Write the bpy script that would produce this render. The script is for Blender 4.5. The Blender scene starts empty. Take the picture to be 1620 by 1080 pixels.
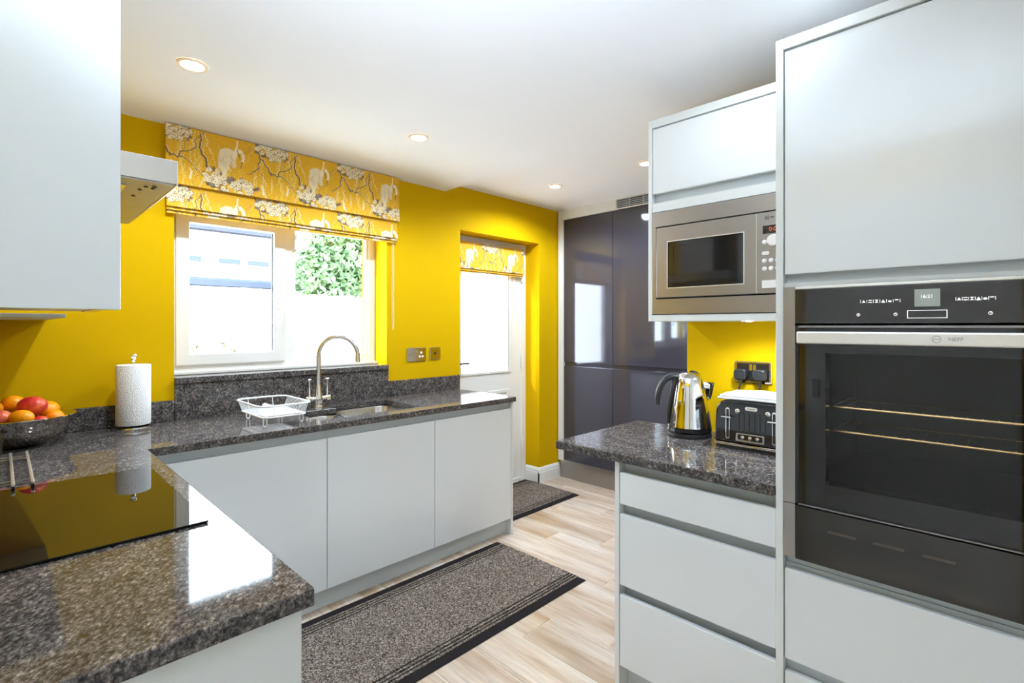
import bpy, bmesh, math, random
import numpy as np
from mathutils import Vector, Matrix

SC = bpy.context.scene
COL = SC.collection
random.seed(7)

# ------------------------------------------------------------------ camera, sky, sun, exposure
cam_d = bpy.data.cameras.new('camera')
cam_d.sensor_width = 36.0
cam_d.lens = 799.0 / 1620.0 * 36.0
cam_d.shift_y = -24.0 / 1620.0
cam_d.clip_start = 0.01
cam = bpy.data.objects.new('camera', cam_d)
COL.objects.link(cam)
cam.location = (0, 0, 1.36)
cam.rotation_euler = (math.pi / 2, 0, -math.atan2(0.712, 0.702))
SC.camera = cam

world = bpy.data.worlds.new('sky')
SC.world = world
world.use_nodes = True
wbg = world.node_tree.nodes['Background']
wbg.inputs['Color'].default_value = (0.70, 0.85, 1.0, 1)
wbg.inputs['Strength'].default_value = 14.0

sun_d = bpy.data.lights.new('sun', 'SUN')
sun_d.energy = 5.0
sun_d.angle = 0.02
sun_d.color = (1.0, 0.96, 0.9)
sun = bpy.data.objects.new('sun', sun_d)
COL.objects.link(sun)
# low over the side of the house, grazing along the window wall onto the garden and the reveals
sun.rotation_euler = Vector((0.80, -0.25, -0.42)).to_track_quat('-Z', 'Y').to_euler()

# the photographer's flash on top of the camera, bounced off the ceiling
fl_d = bpy.data.lights.new('bounce_flash', 'SPOT')
fl_d.spot_size = math.radians(100)
fl_d.spot_blend = 1.0
fl_d.shadow_soft_size = 0.05
fl_d.energy = 108.0
fl_d.color = (0.72, 0.86, 1.0)
fl = bpy.data.objects.new('bounce_flash', fl_d)
COL.objects.link(fl)
fl.location = (0.03, 0.0, 1.52)
fl.rotation_euler = Vector((0.44, 0.66, 1.0)).to_track_quat('-Z', 'Y').to_euler()

def portal(name, x0, x1, y, z0, z1):
    d = bpy.data.lights.new(name, 'AREA')
    d.shape = 'RECTANGLE'
    d.size = x1 - x0
    d.size_y = z1 - z0
    d.cycles.is_portal = True
    o = bpy.data.objects.new(name, d)
    COL.objects.link(o)
    o.location = ((x0 + x1) / 2, y, (z0 + z1) / 2)
    o.rotation_euler = (-math.pi / 2, 0, 0)

portal('window_sky_portal', 0.6, 1.79, 3.2, 1.11, 2.0)
portal('door_sky_portal', 2.55, 3.1, 3.2, 0.98, 1.9)

LAMP_W = 34.0
LAMP_COL = (0.74, 0.87, 1.0)
SC.view_settings.view_transform = 'Standard'
SC.view_settings.look = 'None'
SC.view_settings.gamma = 1.0
SC.view_settings.use_curve_mapping = False
SC.view_settings.exposure = 1.0
SC.cycles.max_bounces = 10
SC.cycles.diffuse_bounces = 6
SC.cycles.glossy_bounces = 5
SC.cycles.transparent_max_bounces = 12
SC.cycles.sample_clamp_indirect = 6.0
SC.cycles.caustics_reflective = False
SC.cycles.caustics_refractive = False
SC.cycles.use_denoising = True

# ------------------------------------------------------------------ materials
def lin(r, g, b):
    def f(c):
        c /= 255.0
        return c / 12.92 if c <= 0.04045 else ((c + 0.055) / 1.055) ** 2.4
    return (f(r), f(g), f(b), 1.0)

MATS = {}
def mat(name, col=(0.8, 0.8, 0.8, 1), rough=0.5, metal=0.0, coat=0.0, spec=0.5, ior=1.5, emit=None, estr=0.0, aniso=0.0):
    m = bpy.data.materials.new(name)
    m.use_nodes = True
    b = m.node_tree.nodes['Principled BSDF']
    b.inputs['Base Color'].default_value = col
    b.inputs['Roughness'].default_value = rough
    b.inputs['Metallic'].default_value = metal
    b.inputs['Coat Weight'].default_value = coat
    b.inputs['Coat Roughness'].default_value = 0.03
    b.inputs['Specular IOR Level'].default_value = spec
    b.inputs['IOR'].default_value = ior
    b.inputs['Anisotropic'].default_value = aniso
    if emit:
        b.inputs['Emission Color'].default_value = emit
        b.inputs['Emission Strength'].default_value = estr
    MATS[name] = m
    return m

def nodes(m):
    return m.node_tree.nodes, m.node_tree.links, m.node_tree.nodes['Principled BSDF']

def noise(nt, vec, scale, detail=4, rough=0.6, dim='3D'):
    n = nt.nodes.new('ShaderNodeTexNoise')
    n.inputs['Scale'].default_value = scale
    n.inputs['Detail'].default_value = detail
    n.inputs['Roughness'].default_value = rough
    if vec: nt.links.new(vec, n.inputs['Vector'])
    return n

def ramp(nt, fac, stops):
    r = nt.nodes.new('ShaderNodeValToRGB')
    e = r.color_ramp.elements
    while len(e) < len(stops): e.new(0.5)
    for el, (p, c) in zip(e, stops):
        el.position = p
        el.color = c
    nt.links.new(fac, r.inputs['Fac'])
    return r

def pos(nt):
    g = nt.nodes.new('ShaderNodeNewGeometry')
    return g.outputs['Position']

def mapping(nt, vec, scale=(1, 1, 1), rot=(0, 0, 0)):
    mp = nt.nodes.new('ShaderNodeMapping')
    mp.inputs['Scale'].default_value = scale
    mp.inputs['Rotation'].default_value = rot
    nt.links.new(vec, mp.inputs['Vector'])
    return mp.outputs['Vector']

def mixc(nt, fac, a, b, mode='MIX'):
    n = nt.nodes.new('ShaderNodeMix')
    n.data_type = 'RGBA'
    n.blend_type = mode
    for s, v in ((0, fac), (6, a), (7, b)):
        if isinstance(v, (int, float)): n.inputs[s].default_value = v
        elif isinstance(v, tuple): n.inputs[s].default_value = v
        else: nt.links.new(v, n.inputs[s])
    return n.outputs[2]

def bump(nt, bsdf, height, strength, dist=0.002):
    b = nt.nodes.new('ShaderNodeBump')
    b.inputs['Strength'].default_value = strength
    b.inputs['Distance'].default_value = dist
    nt.links.new(height, b.inputs['Height'])
    nt.links.new(b.outputs['Normal'], bsdf.inputs['Normal'])

# painted walls, ceiling
m = mat('yellow_paint', (0.63, 0.378, 0.002, 1), 0.65, spec=0.03)
N, L, B = nodes(m)
n = noise(m.node_tree, pos(m.node_tree), 260, 2)
bump(m.node_tree, B, n.outputs['Fac'], 0.12, 0.001)
m = mat('ceiling_paint', (0.88, 0.89, 0.92, 1), 0.8, spec=0.1)
mat('pale_paint', (0.60, 0.60, 0.57, 1), 0.7, spec=0.1)
m = mat('white_gloss_paint', (0.82, 0.815, 0.78, 1), 0.3)
m = mat('white_upvc', (0.76, 0.75, 0.72, 1), 0.3)
m = mat('grout', lin(226, 214, 200), 0.9)

# wood look porcelain tile
m = mat('wood_tile', rough=0.2, spec=0.5)
nt = m.node_tree
N, L, B = nodes(m)
oi = N.new('ShaderNodeObjectInfo')
add = N.new('ShaderNodeVectorMath'); add.operation = 'ADD'
sc_ = N.new('ShaderNodeVectorMath'); sc_.operation = 'SCALE'
comb = N.new('ShaderNodeCombineXYZ')
for k in range(3): L.new(oi.outputs['Random'], comb.inputs[k])
L.new(comb.outputs[0], sc_.inputs[0]); sc_.inputs['Scale'].default_value = 13.0
L.new(pos(nt), add.inputs[0]); L.new(sc_.outputs[0], add.inputs[1])
v = add.outputs[0]
g1 = noise(nt, mapping(nt, v, (26, 2.2, 1)), 1.0, 6, 0.65)
g2 = noise(nt, mapping(nt, v, (9, 0.9, 1)), 1.0, 4, 0.55)
g3 = noise(nt, mapping(nt, v, (70, 5, 1)), 1.0, 3, 0.6)
base = ramp(nt, g2.outputs['Fac'], [(0.30, lin(180, 152, 126)), (0.52, lin(206, 188, 170)), (0.75, lin(222, 212, 203))])
streak = ramp(nt, g1.outputs['Fac'], [(0.55, (0, 0, 0, 1)), (0.80, (0.8, 0.8, 0.8, 1))])
c1 = mixc(nt, streak.outputs['Color'], base.outputs['Color'], lin(158, 134, 114))
fine = ramp(nt, g3.outputs['Fac'], [(0.35, (0.86, 0.86, 0.86, 1)), (0.65, (1.05, 1.05, 1.05, 1))])
c2 = mixc(nt, 1.0, c1, fine.outputs['Color'], 'MULTIPLY')
tint = ramp(nt, oi.outputs['Random'], [(0.0, (0.90, 0.88, 0.86, 1)), (1.0, (1.04, 1.03, 1.02, 1))])
c3 = mixc(nt, 1.0, c2, tint.outputs['Color'], 'MULTIPLY')
L.new(c3, B.inputs['Base Color'])
bump(nt, B, g1.outputs['Fac'], 0.08, 0.002)

# polished granite
m = mat('granite', rough=0.07, spec=0.2, ior=1.5)
nt = m.node_tree
N, L, B = nodes(m)
B.inputs['Coat IOR'].default_value = 1.6
B.inputs['Coat Roughness'].default_value = 0.02
p = pos(nt)
v1 = mapping(nt, p, (1, 1, 1), (0, 0, 0.6))
a1 = noise(nt, mapping(nt, v1, (140, 76, 110)), 1.0, 5, 0.7)
a2 = noise(nt, mapping(nt, v1, (330, 210, 270)), 1.0, 3, 0.6)
a3 = noise(nt, mapping(nt, v1, (34, 20, 26)), 1.0, 4, 0.6)
vor = N.new('ShaderNodeTexVoronoi')
vor.inputs['Scale'].default_value = 130
L.new(v1, vor.inputs['Vector'])
r1 = ramp(nt, a1.outputs['Fac'], [(0.33, lin(24, 23, 26)), (0.45, lin(70, 66, 65)), (0.56, lin(108, 101, 97)), (0.70, lin(166, 158, 152))])
r2 = ramp(nt, a2.outputs['Fac'], [(0.38, (0.5, 0.5, 0.52, 1)), (0.62, (1.35, 1.34, 1.33, 1))])
c1 = mixc(nt, 0.85, r1.outputs['Color'], r2.outputs['Color'], 'MULTIPLY')
r3 = ramp(nt, a3.outputs['Fac'], [(0.36, (0.55, 0.55, 0.57, 1)), (0.52, (0.95, 0.94, 0.93, 1)), (0.66, (1.45, 1.42, 1.38, 1))])
c2 = mixc(nt, 0.8, c1, r3.outputs['Color'], 'MULTIPLY')
L.new(c2, B.inputs['Base Color'])
rr = N.new('ShaderNodeMapRange'); rr.inputs['To Min'].default_value = 0.02; rr.inputs['To Max'].default_value = 0.09
L.new(a2.outputs['Fac'], rr.inputs['Value']); L.new(rr.outputs[0], B.inputs['Roughness'])

# cabinets
mat('cabinet_gloss', lin(222, 226, 228), 0.14, coat=0.5)
mat('cabinet_panel', lin(219, 222, 221), 0.32, coat=0.1)
mat('cabinet_rail', lin(196, 204, 208), 0.35)
mat('plinth_grey', lin(198, 206, 210), 0.35)
mat('graphite_gloss', lin(58, 57, 66), 0.06, coat=0.5)
mat('dark_gap', (0.01, 0.01, 0.011, 1), 0.7)

# metals
def brushed(name, col, rough, scale):
    m = mat(name, col, rough, 1.0)
    nt = m.node_tree
    N, L, B = nodes(m)
    n = noise(nt, mapping(nt, pos(nt), scale), 1.0, 2, 0.5)
    r = N.new('ShaderNodeMapRange')
    r.inputs['To Min'].default_value = rough - 0.06
    r.inputs['To Max'].default_value = rough + 0.08
    L.new(n.outputs['Fac'], r.inputs['Value'])
    L.new(r.outputs[0], B.inputs['Roughness'])
    bump(nt, B, n.outputs['Fac'], 0.04, 0.0005)
    return m
brushed('brushed_steel', (0.41, 0.39, 0.37, 1), 0.30, (40, 40, 900))
brushed('sink_steel', (0.62, 0.60, 0.57, 1), 0.24, (500, 20, 20))
brushed('bright_steel', (0.92, 0.92, 0.91, 1), 0.38, (20, 20, 700))
mat('chrome', (0.86, 0.85, 0.84, 1), 0.05, 1.0)
mat('satin_chrome', (0.76, 0.74, 0.75, 1), 0.16, 1.0)
mat('polished_steel', (0.70, 0.67, 0.63, 1), 0.08, 1.0)
mat('warm_reflection_wire', (0.95, 0.66, 0.30, 1), 0.25, 1.0)  # chrome oven shelves, the golden reflection of the yellow walls put into the colour
mat('grey_metal', (0.35, 0.35, 0.36, 1), 0.35, 1.0)
# plastics, glass
mat('black_gloss', (0.012, 0.012, 0.013, 1), 0.08, coat=0.5)
mat('black_satin', (0.018, 0.018, 0.02, 1), 0.35)
mat('dark_enamel', (0.008, 0.009, 0.012, 1), 0.45)
mat('oven_fascia', lin(44, 42, 40), 0.07, coat=0.5)
mat('fascia_brown', lin(78, 73, 68), 0.25)
mat('hob_glass', (0.006, 0.006, 0.006, 1), 0.02, ior=1.45, spec=0.32)
mat('white_plastic', (0.82, 0.81, 0.79, 1), 0.3)
mat('white_coated_wire', (0.85, 0.85, 0.85, 1), 0.3)
mat('cream_badge', lin(214, 208, 196), 0.3)
mat('icon_white', (0.8, 0.8, 0.8, 1), 0.4, emit=(1, 1, 1, 1), estr=0.5)
mat('display_grey', lin(120, 126, 120), 0.1, emit=lin(150, 158, 150), estr=0.25)
mat('display_dark', (0.02, 0.015, 0.012, 1), 0.1)
mat('display_red', (0.1, 0.02, 0.01, 1), 0.4, emit=(1.0, 0.25, 0.12, 1), estr=0.4)
mat('etched_grey', lin(150, 146, 140), 0.4)
mat('lamp_lens', (1, 1, 1, 1), 0.3, emit=(1.0, 0.93, 0.82, 1), estr=14.0)
mat('lamp_bezel', lin(240, 214, 184), 0.35)
mat('paper', (0.86, 0.86, 0.85, 1), 0.9, spec=0.1)
nt = MATS['paper'].node_tree
vor = nt.nodes.new('ShaderNodeTexVoronoi'); vor.inputs['Scale'].default_value = 190
nt.links.new(pos(nt), vor.inputs['Vector'])
bump(nt, nt.nodes['Principled BSDF'], vor.outputs['Distance'], 0.5, 0.003)
mat('towel_cloth', (0.72, 0.72, 0.73, 1), 0.95, spec=0.05)
nt = MATS['towel_cloth'].node_tree
n = noise(nt, pos(nt), 420, 2)
bump(nt, nt.nodes['Principled BSDF'], n.outputs['Fac'], 0.5, 0.003)

def glassy(name, tint, trans, rough=0.0, ior=1.5, translucent=0.0):
    """thin pane: a fresnel mix of clear transmission and mirror reflection"""
    m = bpy.data.materials.new(name)
    m.use_nodes = True
    nt = m.node_tree
    N, L = nt.nodes, nt.links
    N.clear()
    out = N.new('ShaderNodeOutputMaterial')
    tr = N.new('ShaderNodeBsdfTransparent'); tr.inputs['Color'].default_value = tint
    gl = N.new('ShaderNodeBsdfGlossy'); gl.inputs['Roughness'].default_value = rough
    fr = N.new('ShaderNodeFresnel')
    # straight-through sheet: the far face must not reflect totally
    ge = N.new('ShaderNodeNewGeometry')
    io = N.new('ShaderNodeMapRange')
    io.inputs['To Min'].default_value = ior
    io.inputs['To Max'].default_value = 1.0 / ior
    L.new(ge.outputs['Backfacing'], io.inputs['Value'])
    L.new(io.outputs[0], fr.inputs['IOR'])
    mx = N.new('ShaderNodeMixShader')
    L.new(fr.outputs[0], mx.inputs[0])
    src = tr.outputs[0]
    if translucent:
        tl = N.new('ShaderNodeBsdfTranslucent'); tl.inputs['Color'].default_value = (0.95, 0.93, 0.95, 1)
        m2 = N.new('ShaderNodeMixShader'); m2.inputs[0].default_value = translucent
        L.new(tr.outputs[0], m2.inputs[1]); L.new(tl.outputs[0], m2.inputs[2])
        src = m2.outputs[0]
    L.new(src, mx.inputs[1]); L.new(gl.outputs[0], mx.inputs[2])
    L.new(mx.outputs[0], out.inputs['Surface'])
    MATS[name] = m
    return m
glassy('clear_pane', (0.96, 0.97, 0.97, 1), 1)
glassy('frosted_pane', (0.95, 0.92, 0.95, 1), 1, translucent=0.3)
glassy('oven_pane', (0.85, 0.85, 0.86, 1), 1, ior=1.4)
glassy('microwave_pane', (0.16, 0.16, 0.16, 1), 1, ior=1.7, rough=0.05)
glassy('tumbler_glass', (0.86, 0.90, 0.90, 1), 1, ior=1.5)

# blind fabric: colour comes from the printed pattern stored per vertex
m = mat('printed_fabric', rough=0.9, spec=0.1)
nt = m.node_tree
N, L, B = nodes(m)
at = N.new('ShaderNodeAttribute'); at.attribute_name = 'print'
L.new(at.outputs['Color'], B.inputs['Base Color'])
n = noise(nt, pos(nt), 900, 1)
bump(nt, B, n.outputs['Fac'], 0.15, 0.001)
B.inputs['Sheen Weight'].default_value = 0.1
mat('fabric_lining', lin(214, 170, 70), 0.9, spec=0.1)

# mats
def pile(name, stops, sc):
    m = mat(name, rough=1.0, spec=0.05)
    nt = m.node_tree
    N, L, B = nodes(m)
    n = noise(nt, pos(nt), sc, 3, 0.75)
    r = ramp(nt, n.outputs['Fac'], stops)
    L.new(r.outputs['Color'], B.inputs['Base Color'])
    bump(nt, B, n.outputs['Fac'], 0.8, 0.004)
pile('mat_pile', [(0.36, lin(34, 29, 27)), (0.47, lin(88, 78, 71)), (0.56, lin(142, 128, 117)), (0.68, lin(204, 190, 176))], 170)
pile('mat_rubber', [(0.3, lin(30, 27, 28)), (0.7, lin(58, 52, 52))], 420)
# fruit
def fruit_mat(name, stops, sc, bsc, bst):
    m = mat(name, rough=0.35, spec=0.5)
    nt = m.node_tree
    N, L, B = nodes(m)
    tc = N.new('ShaderNodeTexCoord')
    n = noise(nt, tc.outputs['Object'], sc, 3)
    r = ramp(nt, n.outputs['Fac'], stops)
    L.new(r.outputs['Color'], B.inputs['Base Color'])
    n2 = noise(nt, tc.outputs['Object'], bsc, 2)
    bump(nt, B, n2.outputs['Fac'], bst, 0.002)
fruit_mat('orange_peel', [(0.3, lin(252, 140, 4)), (0.7, lin(255, 172, 16))], 20, 500, 0.25)
fruit_mat('mango_skin', [(0.36, lin(205, 36, 40)), (0.5, lin(224, 70, 52)), (0.68, lin(244, 140, 80))], 22, 200, 0.05)
fruit_mat('pink_skin', [(0.36, lin(224, 84, 70)), (0.6, lin(240, 128, 84)), (0.72, lin(250, 170, 90))], 20, 200, 0.05)
mat('fruit_stalk', lin(96, 76, 40), 0.8)
# garden
m = mat('fence_wood', rough=0.85, spec=0.1)
nt = m.node_tree
N, L, B = nodes(m)
n = noise(nt, mapping(nt, pos(nt), (40, 40, 2)), 1.0, 3)
r = ramp(nt, n.outputs['Fac'], [(0.3, lin(176, 150, 142)), (0.7, lin(226, 206, 200))])
L.new(r.outputs['Color'], B.inputs['Base Color'])
mat('render_white', lin(232, 232, 234), 0.9)
mat('roof_slate', lin(96, 100, 118), 0.8)
mat('fascia_grey', lin(62, 66, 76), 0.8, spec=0.0)
mat('house_window_glass', lin(74, 78, 86), 0.5, spec=0.0)
m = mat('leaf_green', rough=0.6, spec=0.0)
nt = m.node_tree
N, L, B = nodes(m)
n = noise(nt, pos(nt), 3.0, 3)
r = ramp(nt, n.outputs['Fac'], [(0.35, lin(56, 84, 52)), (0.65, lin(116, 140, 100))])
L.new(r.outputs['Color'], B.inputs['Base Color'])
m = mat('leaf_pale', rough=0.6, spec=0.0)
nt = m.node_tree
N, L, B = nodes(m)
n = noise(nt, pos(nt), 5.0, 3)
r = ramp(nt, n.outputs['Fac'], [(0.4, lin(46, 54, 34)), (0.65, lin(104, 108, 82))])
L.new(r.outputs['Color'], B.inputs['Base Color'])
mat('petal_pink', lin(150, 70, 104), 0.7, spec=0.0)
mat('bark', lin(96, 84, 70), 0.9)
mat('patio', lin(212, 208, 200), 0.9)

# ------------------------------------------------------------------ mesh helpers
class MB:
    def __init__(self):
        self.bm = bmesh.new()
    def box(self, x0, x1, y0, y1, z0, z1):
        vs = [self.bm.verts.new((x, y, z)) for z in (z0, z1) for y in (y0, y1) for x in (x0, x1)]
        for f in ((0, 2, 3, 1), (4, 5, 7, 6), (0, 1, 5, 4), (2, 6, 7, 3), (0, 4, 6, 2), (1, 3, 7, 5)):
            self.bm.faces.new([vs[i] for i in f])
        return self
    def ring(self, pts):
        return [self.bm.verts.new(p) for p in pts]
    def bridge(self, a, b, closed=True):
        n = len(a)
        for i in range(n if closed else n - 1):
            j = (i + 1) % n
            self.bm.faces.new((a[i], a[j], b[j], b[i]))
    def lathe(self, prof, c=(0, 0, 0), seg=32, axis='Z', cap0=True, cap1=True):
        rings = []
        for r, h in prof:
            pts = []
            for i in range(seg):
                a = 2 * math.pi * i / seg
                u, v = r * math.cos(a), r * math.sin(a)
                if axis == 'Z': q = (u, v, h)
                elif axis == 'X': q = (h, u, v)
                else: q = (v, h, u)
                pts.append((c[0] + q[0], c[1] + q[1], c[2] + q[2]))
            rings.append(self.ring(pts))
        for a, b in zip(rings, rings[1:]): self.bridge(a, b)
        if cap0: self.bm.faces.new(list(reversed(rings[0])))
        if cap1: self.bm.faces.new(rings[-1])
        return self
    def cyl(self, c, r, h, axis='Z', seg=24, r2=None):
        return self.lathe([(r, 0), (r2 if r2 is not None else r, h)], c, seg, axis)
    def tube(self, pts, r, seg=8, closed=False, radii=None):
        pts = [Vector(p) for p in pts]
        n = len(pts)
        rings = []
        nrm = None
        for i, p in enumerate(pts):
            if closed: t = (pts[(i + 1) % n] - pts[i - 1])
            elif i == 0: t = pts[1] - p
            elif i == n - 1: t = p - pts[-2]
            else: t = (pts[i + 1] - p).normalized() + (p - pts[i - 1]).normalized()
            t.normalize()
            if nrm is None:
                up = Vector((0, 0, 1)) if abs(t.z) < 0.9 else Vector((1, 0, 0))
                nrm = t.cross(up).normalized()
            else:
                nrm = (nrm - t * nrm.dot(t)).normalized()
            bi = t.cross(nrm)
            rr = radii[i] if radii else r
            rings.append(self.ring([p + (nrm * math.cos(2 * math.pi * k / seg) + bi * math.sin(2 * math.pi * k / seg)) * rr for k in range(seg)]))
        for a, b in zip(rings, rings[1:]): self.bridge(a, b)
        if closed: 
            # match the last ring to the first with the smallest twist
            best = min(range(seg), key=lambda s: (rings[-1][0].co - rings[0][s].co).length)
            self.bridge(rings[-1], rings[0][best:] + rings[0][:best])
        else:
            self.bm.faces.new(list(reversed(rings[0]))); self.bm.faces.new(rings[-1])
        return self
    def prism(self, poly, h0, h1, axis='Z'):
        def q(a, b, h):
            return (a, b, h) if axis == 'Z' else ((h, a, b) if axis == 'X' else (a, h, b))
        lo = self.ring([q(a, b, h0) for a, b in poly]); hi = self.ring([q(a, b, h1) for a, b in poly])
        self.bridge(lo, hi)
        self.bm.faces.new(list(reversed(lo))); self.bm.faces.new(hi)
        return self
    def cells(self, xs, ys, inside, z0, z1, axis='Z'):
        """slab made of the grid cells that lie inside; holes and notches get real side faces"""
        nx, ny = len(xs) - 1, len(ys) - 1
        ins = [[inside((xs[i] + xs[i + 1]) / 2, (ys[j] + ys[j + 1]) / 2) for j in range(ny)] for i in range(nx)]
        V = {}
        def q(a, b, h):
            return (a, b, h) if axis == 'Z' else ((h, a, b) if axis == 'X' else (a, h, b))
        def vt(i, j, k):
            if (i, j, k) not in V: V[(i, j, k)] = self.bm.verts.new(q(xs[i], ys[j], (z0, z1)[k]))
            return V[(i, j, k)]
        def on(i, j): return 0 <= i < nx and 0 <= j < ny and ins[i][j]
        for i in range(nx):
            for j in range(ny):
                if not ins[i][j]: continue
                self.bm.faces.new((vt(i, j, 1), vt(i + 1, j, 1), vt(i + 1, j + 1, 1), vt(i, j + 1, 1)))
                self.bm.faces.new((vt(i, j, 0), vt(i, j + 1, 0), vt(i + 1, j + 1, 0), vt(i + 1, j, 0)))
                if not on(i - 1, j): self.bm.faces.new((vt(i, j, 0), vt(i, j, 1), vt(i, j + 1, 1), vt(i, j + 1, 0)))
                if not on(i + 1, j): self.bm.faces.new((vt(i + 1, j, 0), vt(i + 1, j + 1, 0), vt(i + 1, j + 1, 1), vt(i + 1, j, 1)))
                if not on(i, j - 1): self.bm.faces.new((vt(i, j, 0), vt(i + 1, j, 0), vt(i + 1, j, 1), vt(i, j, 1)))
                if not on(i, j + 1): self.bm.faces.new((vt(i, j + 1, 0), vt(i, j + 1, 1), vt(i + 1, j + 1, 1), vt(i + 1, j + 1, 0)))
        bmesh.ops.dissolve_limit(self.bm, angle_limit=0.01, verts=self.bm.verts[:], edges=self.bm.edges[:])
        return self
    def ellipsoid(self, c, r, u=20, v=12):
        bmesh.ops.create_uvsphere(self.bm, u_segments=u, v_segments=v, radius=1.0,
                                  matrix=Matrix.Translation(c) @ Matrix.Diagonal((r[0], r[1], r[2], 1)))
        return self

ORIGIN = {}
def thing(name, label, cat, loc=(0, 0, 0), group=None, rotz=0.0, kind=None):
    o = bpy.data.objects.new(name, None)
    o.empty_display_size = 0.05
    COL.objects.link(o)
    o.location = loc
    o.rotation_euler = (0, 0, rotz)
    ORIGIN[o.name] = Vector(loc)
    tag(o, label, cat, group, kind)
    return o

def tag(o, label=None, cat=None, group=None, kind=None):
    if label: o['label'] = label
    if cat: o['category'] = cat
    if group: o['group'] = group
    if kind: o['kind'] = kind
    return o

def obj(name, mb, material, parent=None, bevel=0.0, seg=2, smooth=False, local=False, origin=None, label=None, angle=35):
    """link one mesh object; the mesh is given in world coordinates unless local"""
    bmesh.ops.recalc_face_normals(mb.bm, faces=mb.bm.faces[:])
    me = bpy.data.meshes.new(name)
    mb.bm.to_mesh(me)
    mb.bm.free()
    o = bpy.data.objects.new(name, me)
    COL.objects.link(o)
    me.materials.append(MATS[material])
    if parent is not None:
        o.parent = parent
        off = ORIGIN[parent.name]
        ORIGIN[o.name] = off.copy()
        if not local: me.transform(Matrix.Translation(-off))
    else:
        if origin is None:
            co = np.array([v.co[:] for v in me.vertices])
            lo, hi = co.min(0), co.max(0)
            origin = ((lo[0] + hi[0]) / 2, (lo[1] + hi[1]) / 2, lo[2])
        off = Vector(origin)
        me.transform(Matrix.Translation(-off))
        o.location = off
        ORIGIN[o.name] = off
    if smooth:
        me.polygons.foreach_set('use_smooth', [True] * len(me.polygons))
        me.set_sharp_from_angle(angle=math.radians(angle))
    if bevel:
        b = o.modifiers.new('edge', 'BEVEL')
        b.width = bevel
        b.segments = seg
        b.limit_method = 'ANGLE'
        b.angle_limit = math.radians(40)
        b.harden_normals = False
    if label: o['label'] = label
    return o

def structure(name, mb, material, label=None, cat=None, **k):
    o = obj(name, mb, material, **k)
    o['kind'] = 'structure'
    if label: o['label'] = label
    if cat: o['category'] = cat
    return o

def copy_part(o, parent, delta):
    c = o.copy()
    COL.objects.link(c)
    c.parent = parent
    c.location = Vector(o.location) + Vector(delta)
    ORIGIN[c.name] = ORIGIN[o.name].copy()
    return c

def bx(*a): return MB().box(*a)

def text_part(name, body, size, origin, xdir, updir, material, parent, depth=0.0004, align='CENTER'):
    """flat lettering lying on a surface"""
    cu = bpy.data.curves.new(name, 'FONT')
    cu.body = body
    cu.size = size
    cu.align_x = align
    cu.align_y = 'CENTER'
    cu.extrude = depth
    t = bpy.data.objects.new(name + '_outline', cu)
    COL.objects.link(t)
    bpy.context.view_layer.update()
    me = bpy.data.meshes.new_from_object(t.evaluated_get(bpy.context.evaluated_depsgraph_get()))
    bpy.data.objects.remove(t)
    bpy.data.curves.remove(cu)
    x = Vector(xdir); u = Vector(updir); n = x.cross(u)
    M = Matrix(((x.x, u.x, n.x, origin[0]), (x.y, u.y, n.y, origin[1]), (x.z, u.z, n.z, origin[2]), (0, 0, 0, 1)))
    me.transform(M)
    me.transform(Matrix.Translation(-ORIGIN[parent.name]))
    me.materials.clear()
    me.materials.append(MATS[material])
    me.name = name
    o = bpy.data.objects.new(name, me)
    COL.objects.link(o)
    o.parent = parent
    ORIGIN[o.name] = ORIGIN[parent.name].copy()
    return o

def arc(c, r, a0, a1, n, ex, ey):
    c, ex, ey = Vector(c), Vector(ex), Vector(ey)
    return [c + ex * r * math.cos(a0 + (a1 - a0) * i / n) + ey * r * math.sin(a0 + (a1 - a0) * i / n) for i in range(n + 1)]

def rrect(x0, x1, y0, y1, r, n=5):
    out = []
    for cx, cy, a in ((x1 - r, y1 - r, 0), (x0 + r, y1 - r, 90), (x0 + r, y0 + r, 180), (x1 - r, y0 + r, 270)):
        for i in range(n + 1):
            t = math.radians(a + 90 * i / n)
            out.append((cx + r * math.cos(t), cy + r * math.sin(t)))
    return out

# ------------------------------------------------------------------ the room
XL, YB, YF = -0.215, 2.92, -0.24          # left wall face, window wall face, wall behind the camera
XR0, XR1 = 2.205, 2.27                     # wall behind the kettle
ZC, ZC2 = 2.34, 2.40                      # kitchen ceiling, raised ceiling past the opening
XF = 3.55                                 # front of the tall dark units

structure('floor', bx(-0.5, 4.4, -0.5, 3.3, -0.10, -0.002), 'grout', 'floor of pale wood-look porcelain planks', 'floor')
flo = bpy.data.objects['floor']
tile_me = None
x = 1.403 - 0.2 * 9
k = 0
while x < 3.55:
    y0 = (-0.44, 0.16, -0.14)[k % 3] + 0.46 - 0.9
    x0, x1 = max(x, -0.21) + 0.002, x + 0.2 - 0.002
    y = y0
    while y < YB:
        a, b = max(y, YF) + 0.0015, min(y + 0.9, 3.16 if 2.3 < x < 3.3 else YB) - 0.0015
        if b - a > 0.03 and x1 > x0:
            obj('floor_tile', bx(x0, x1, a, b, -0.02, 0.0), 'wood_tile', flo, bevel=0.0012, seg=1)
        y += 0.9
    x += 0.2
    k += 1

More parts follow.
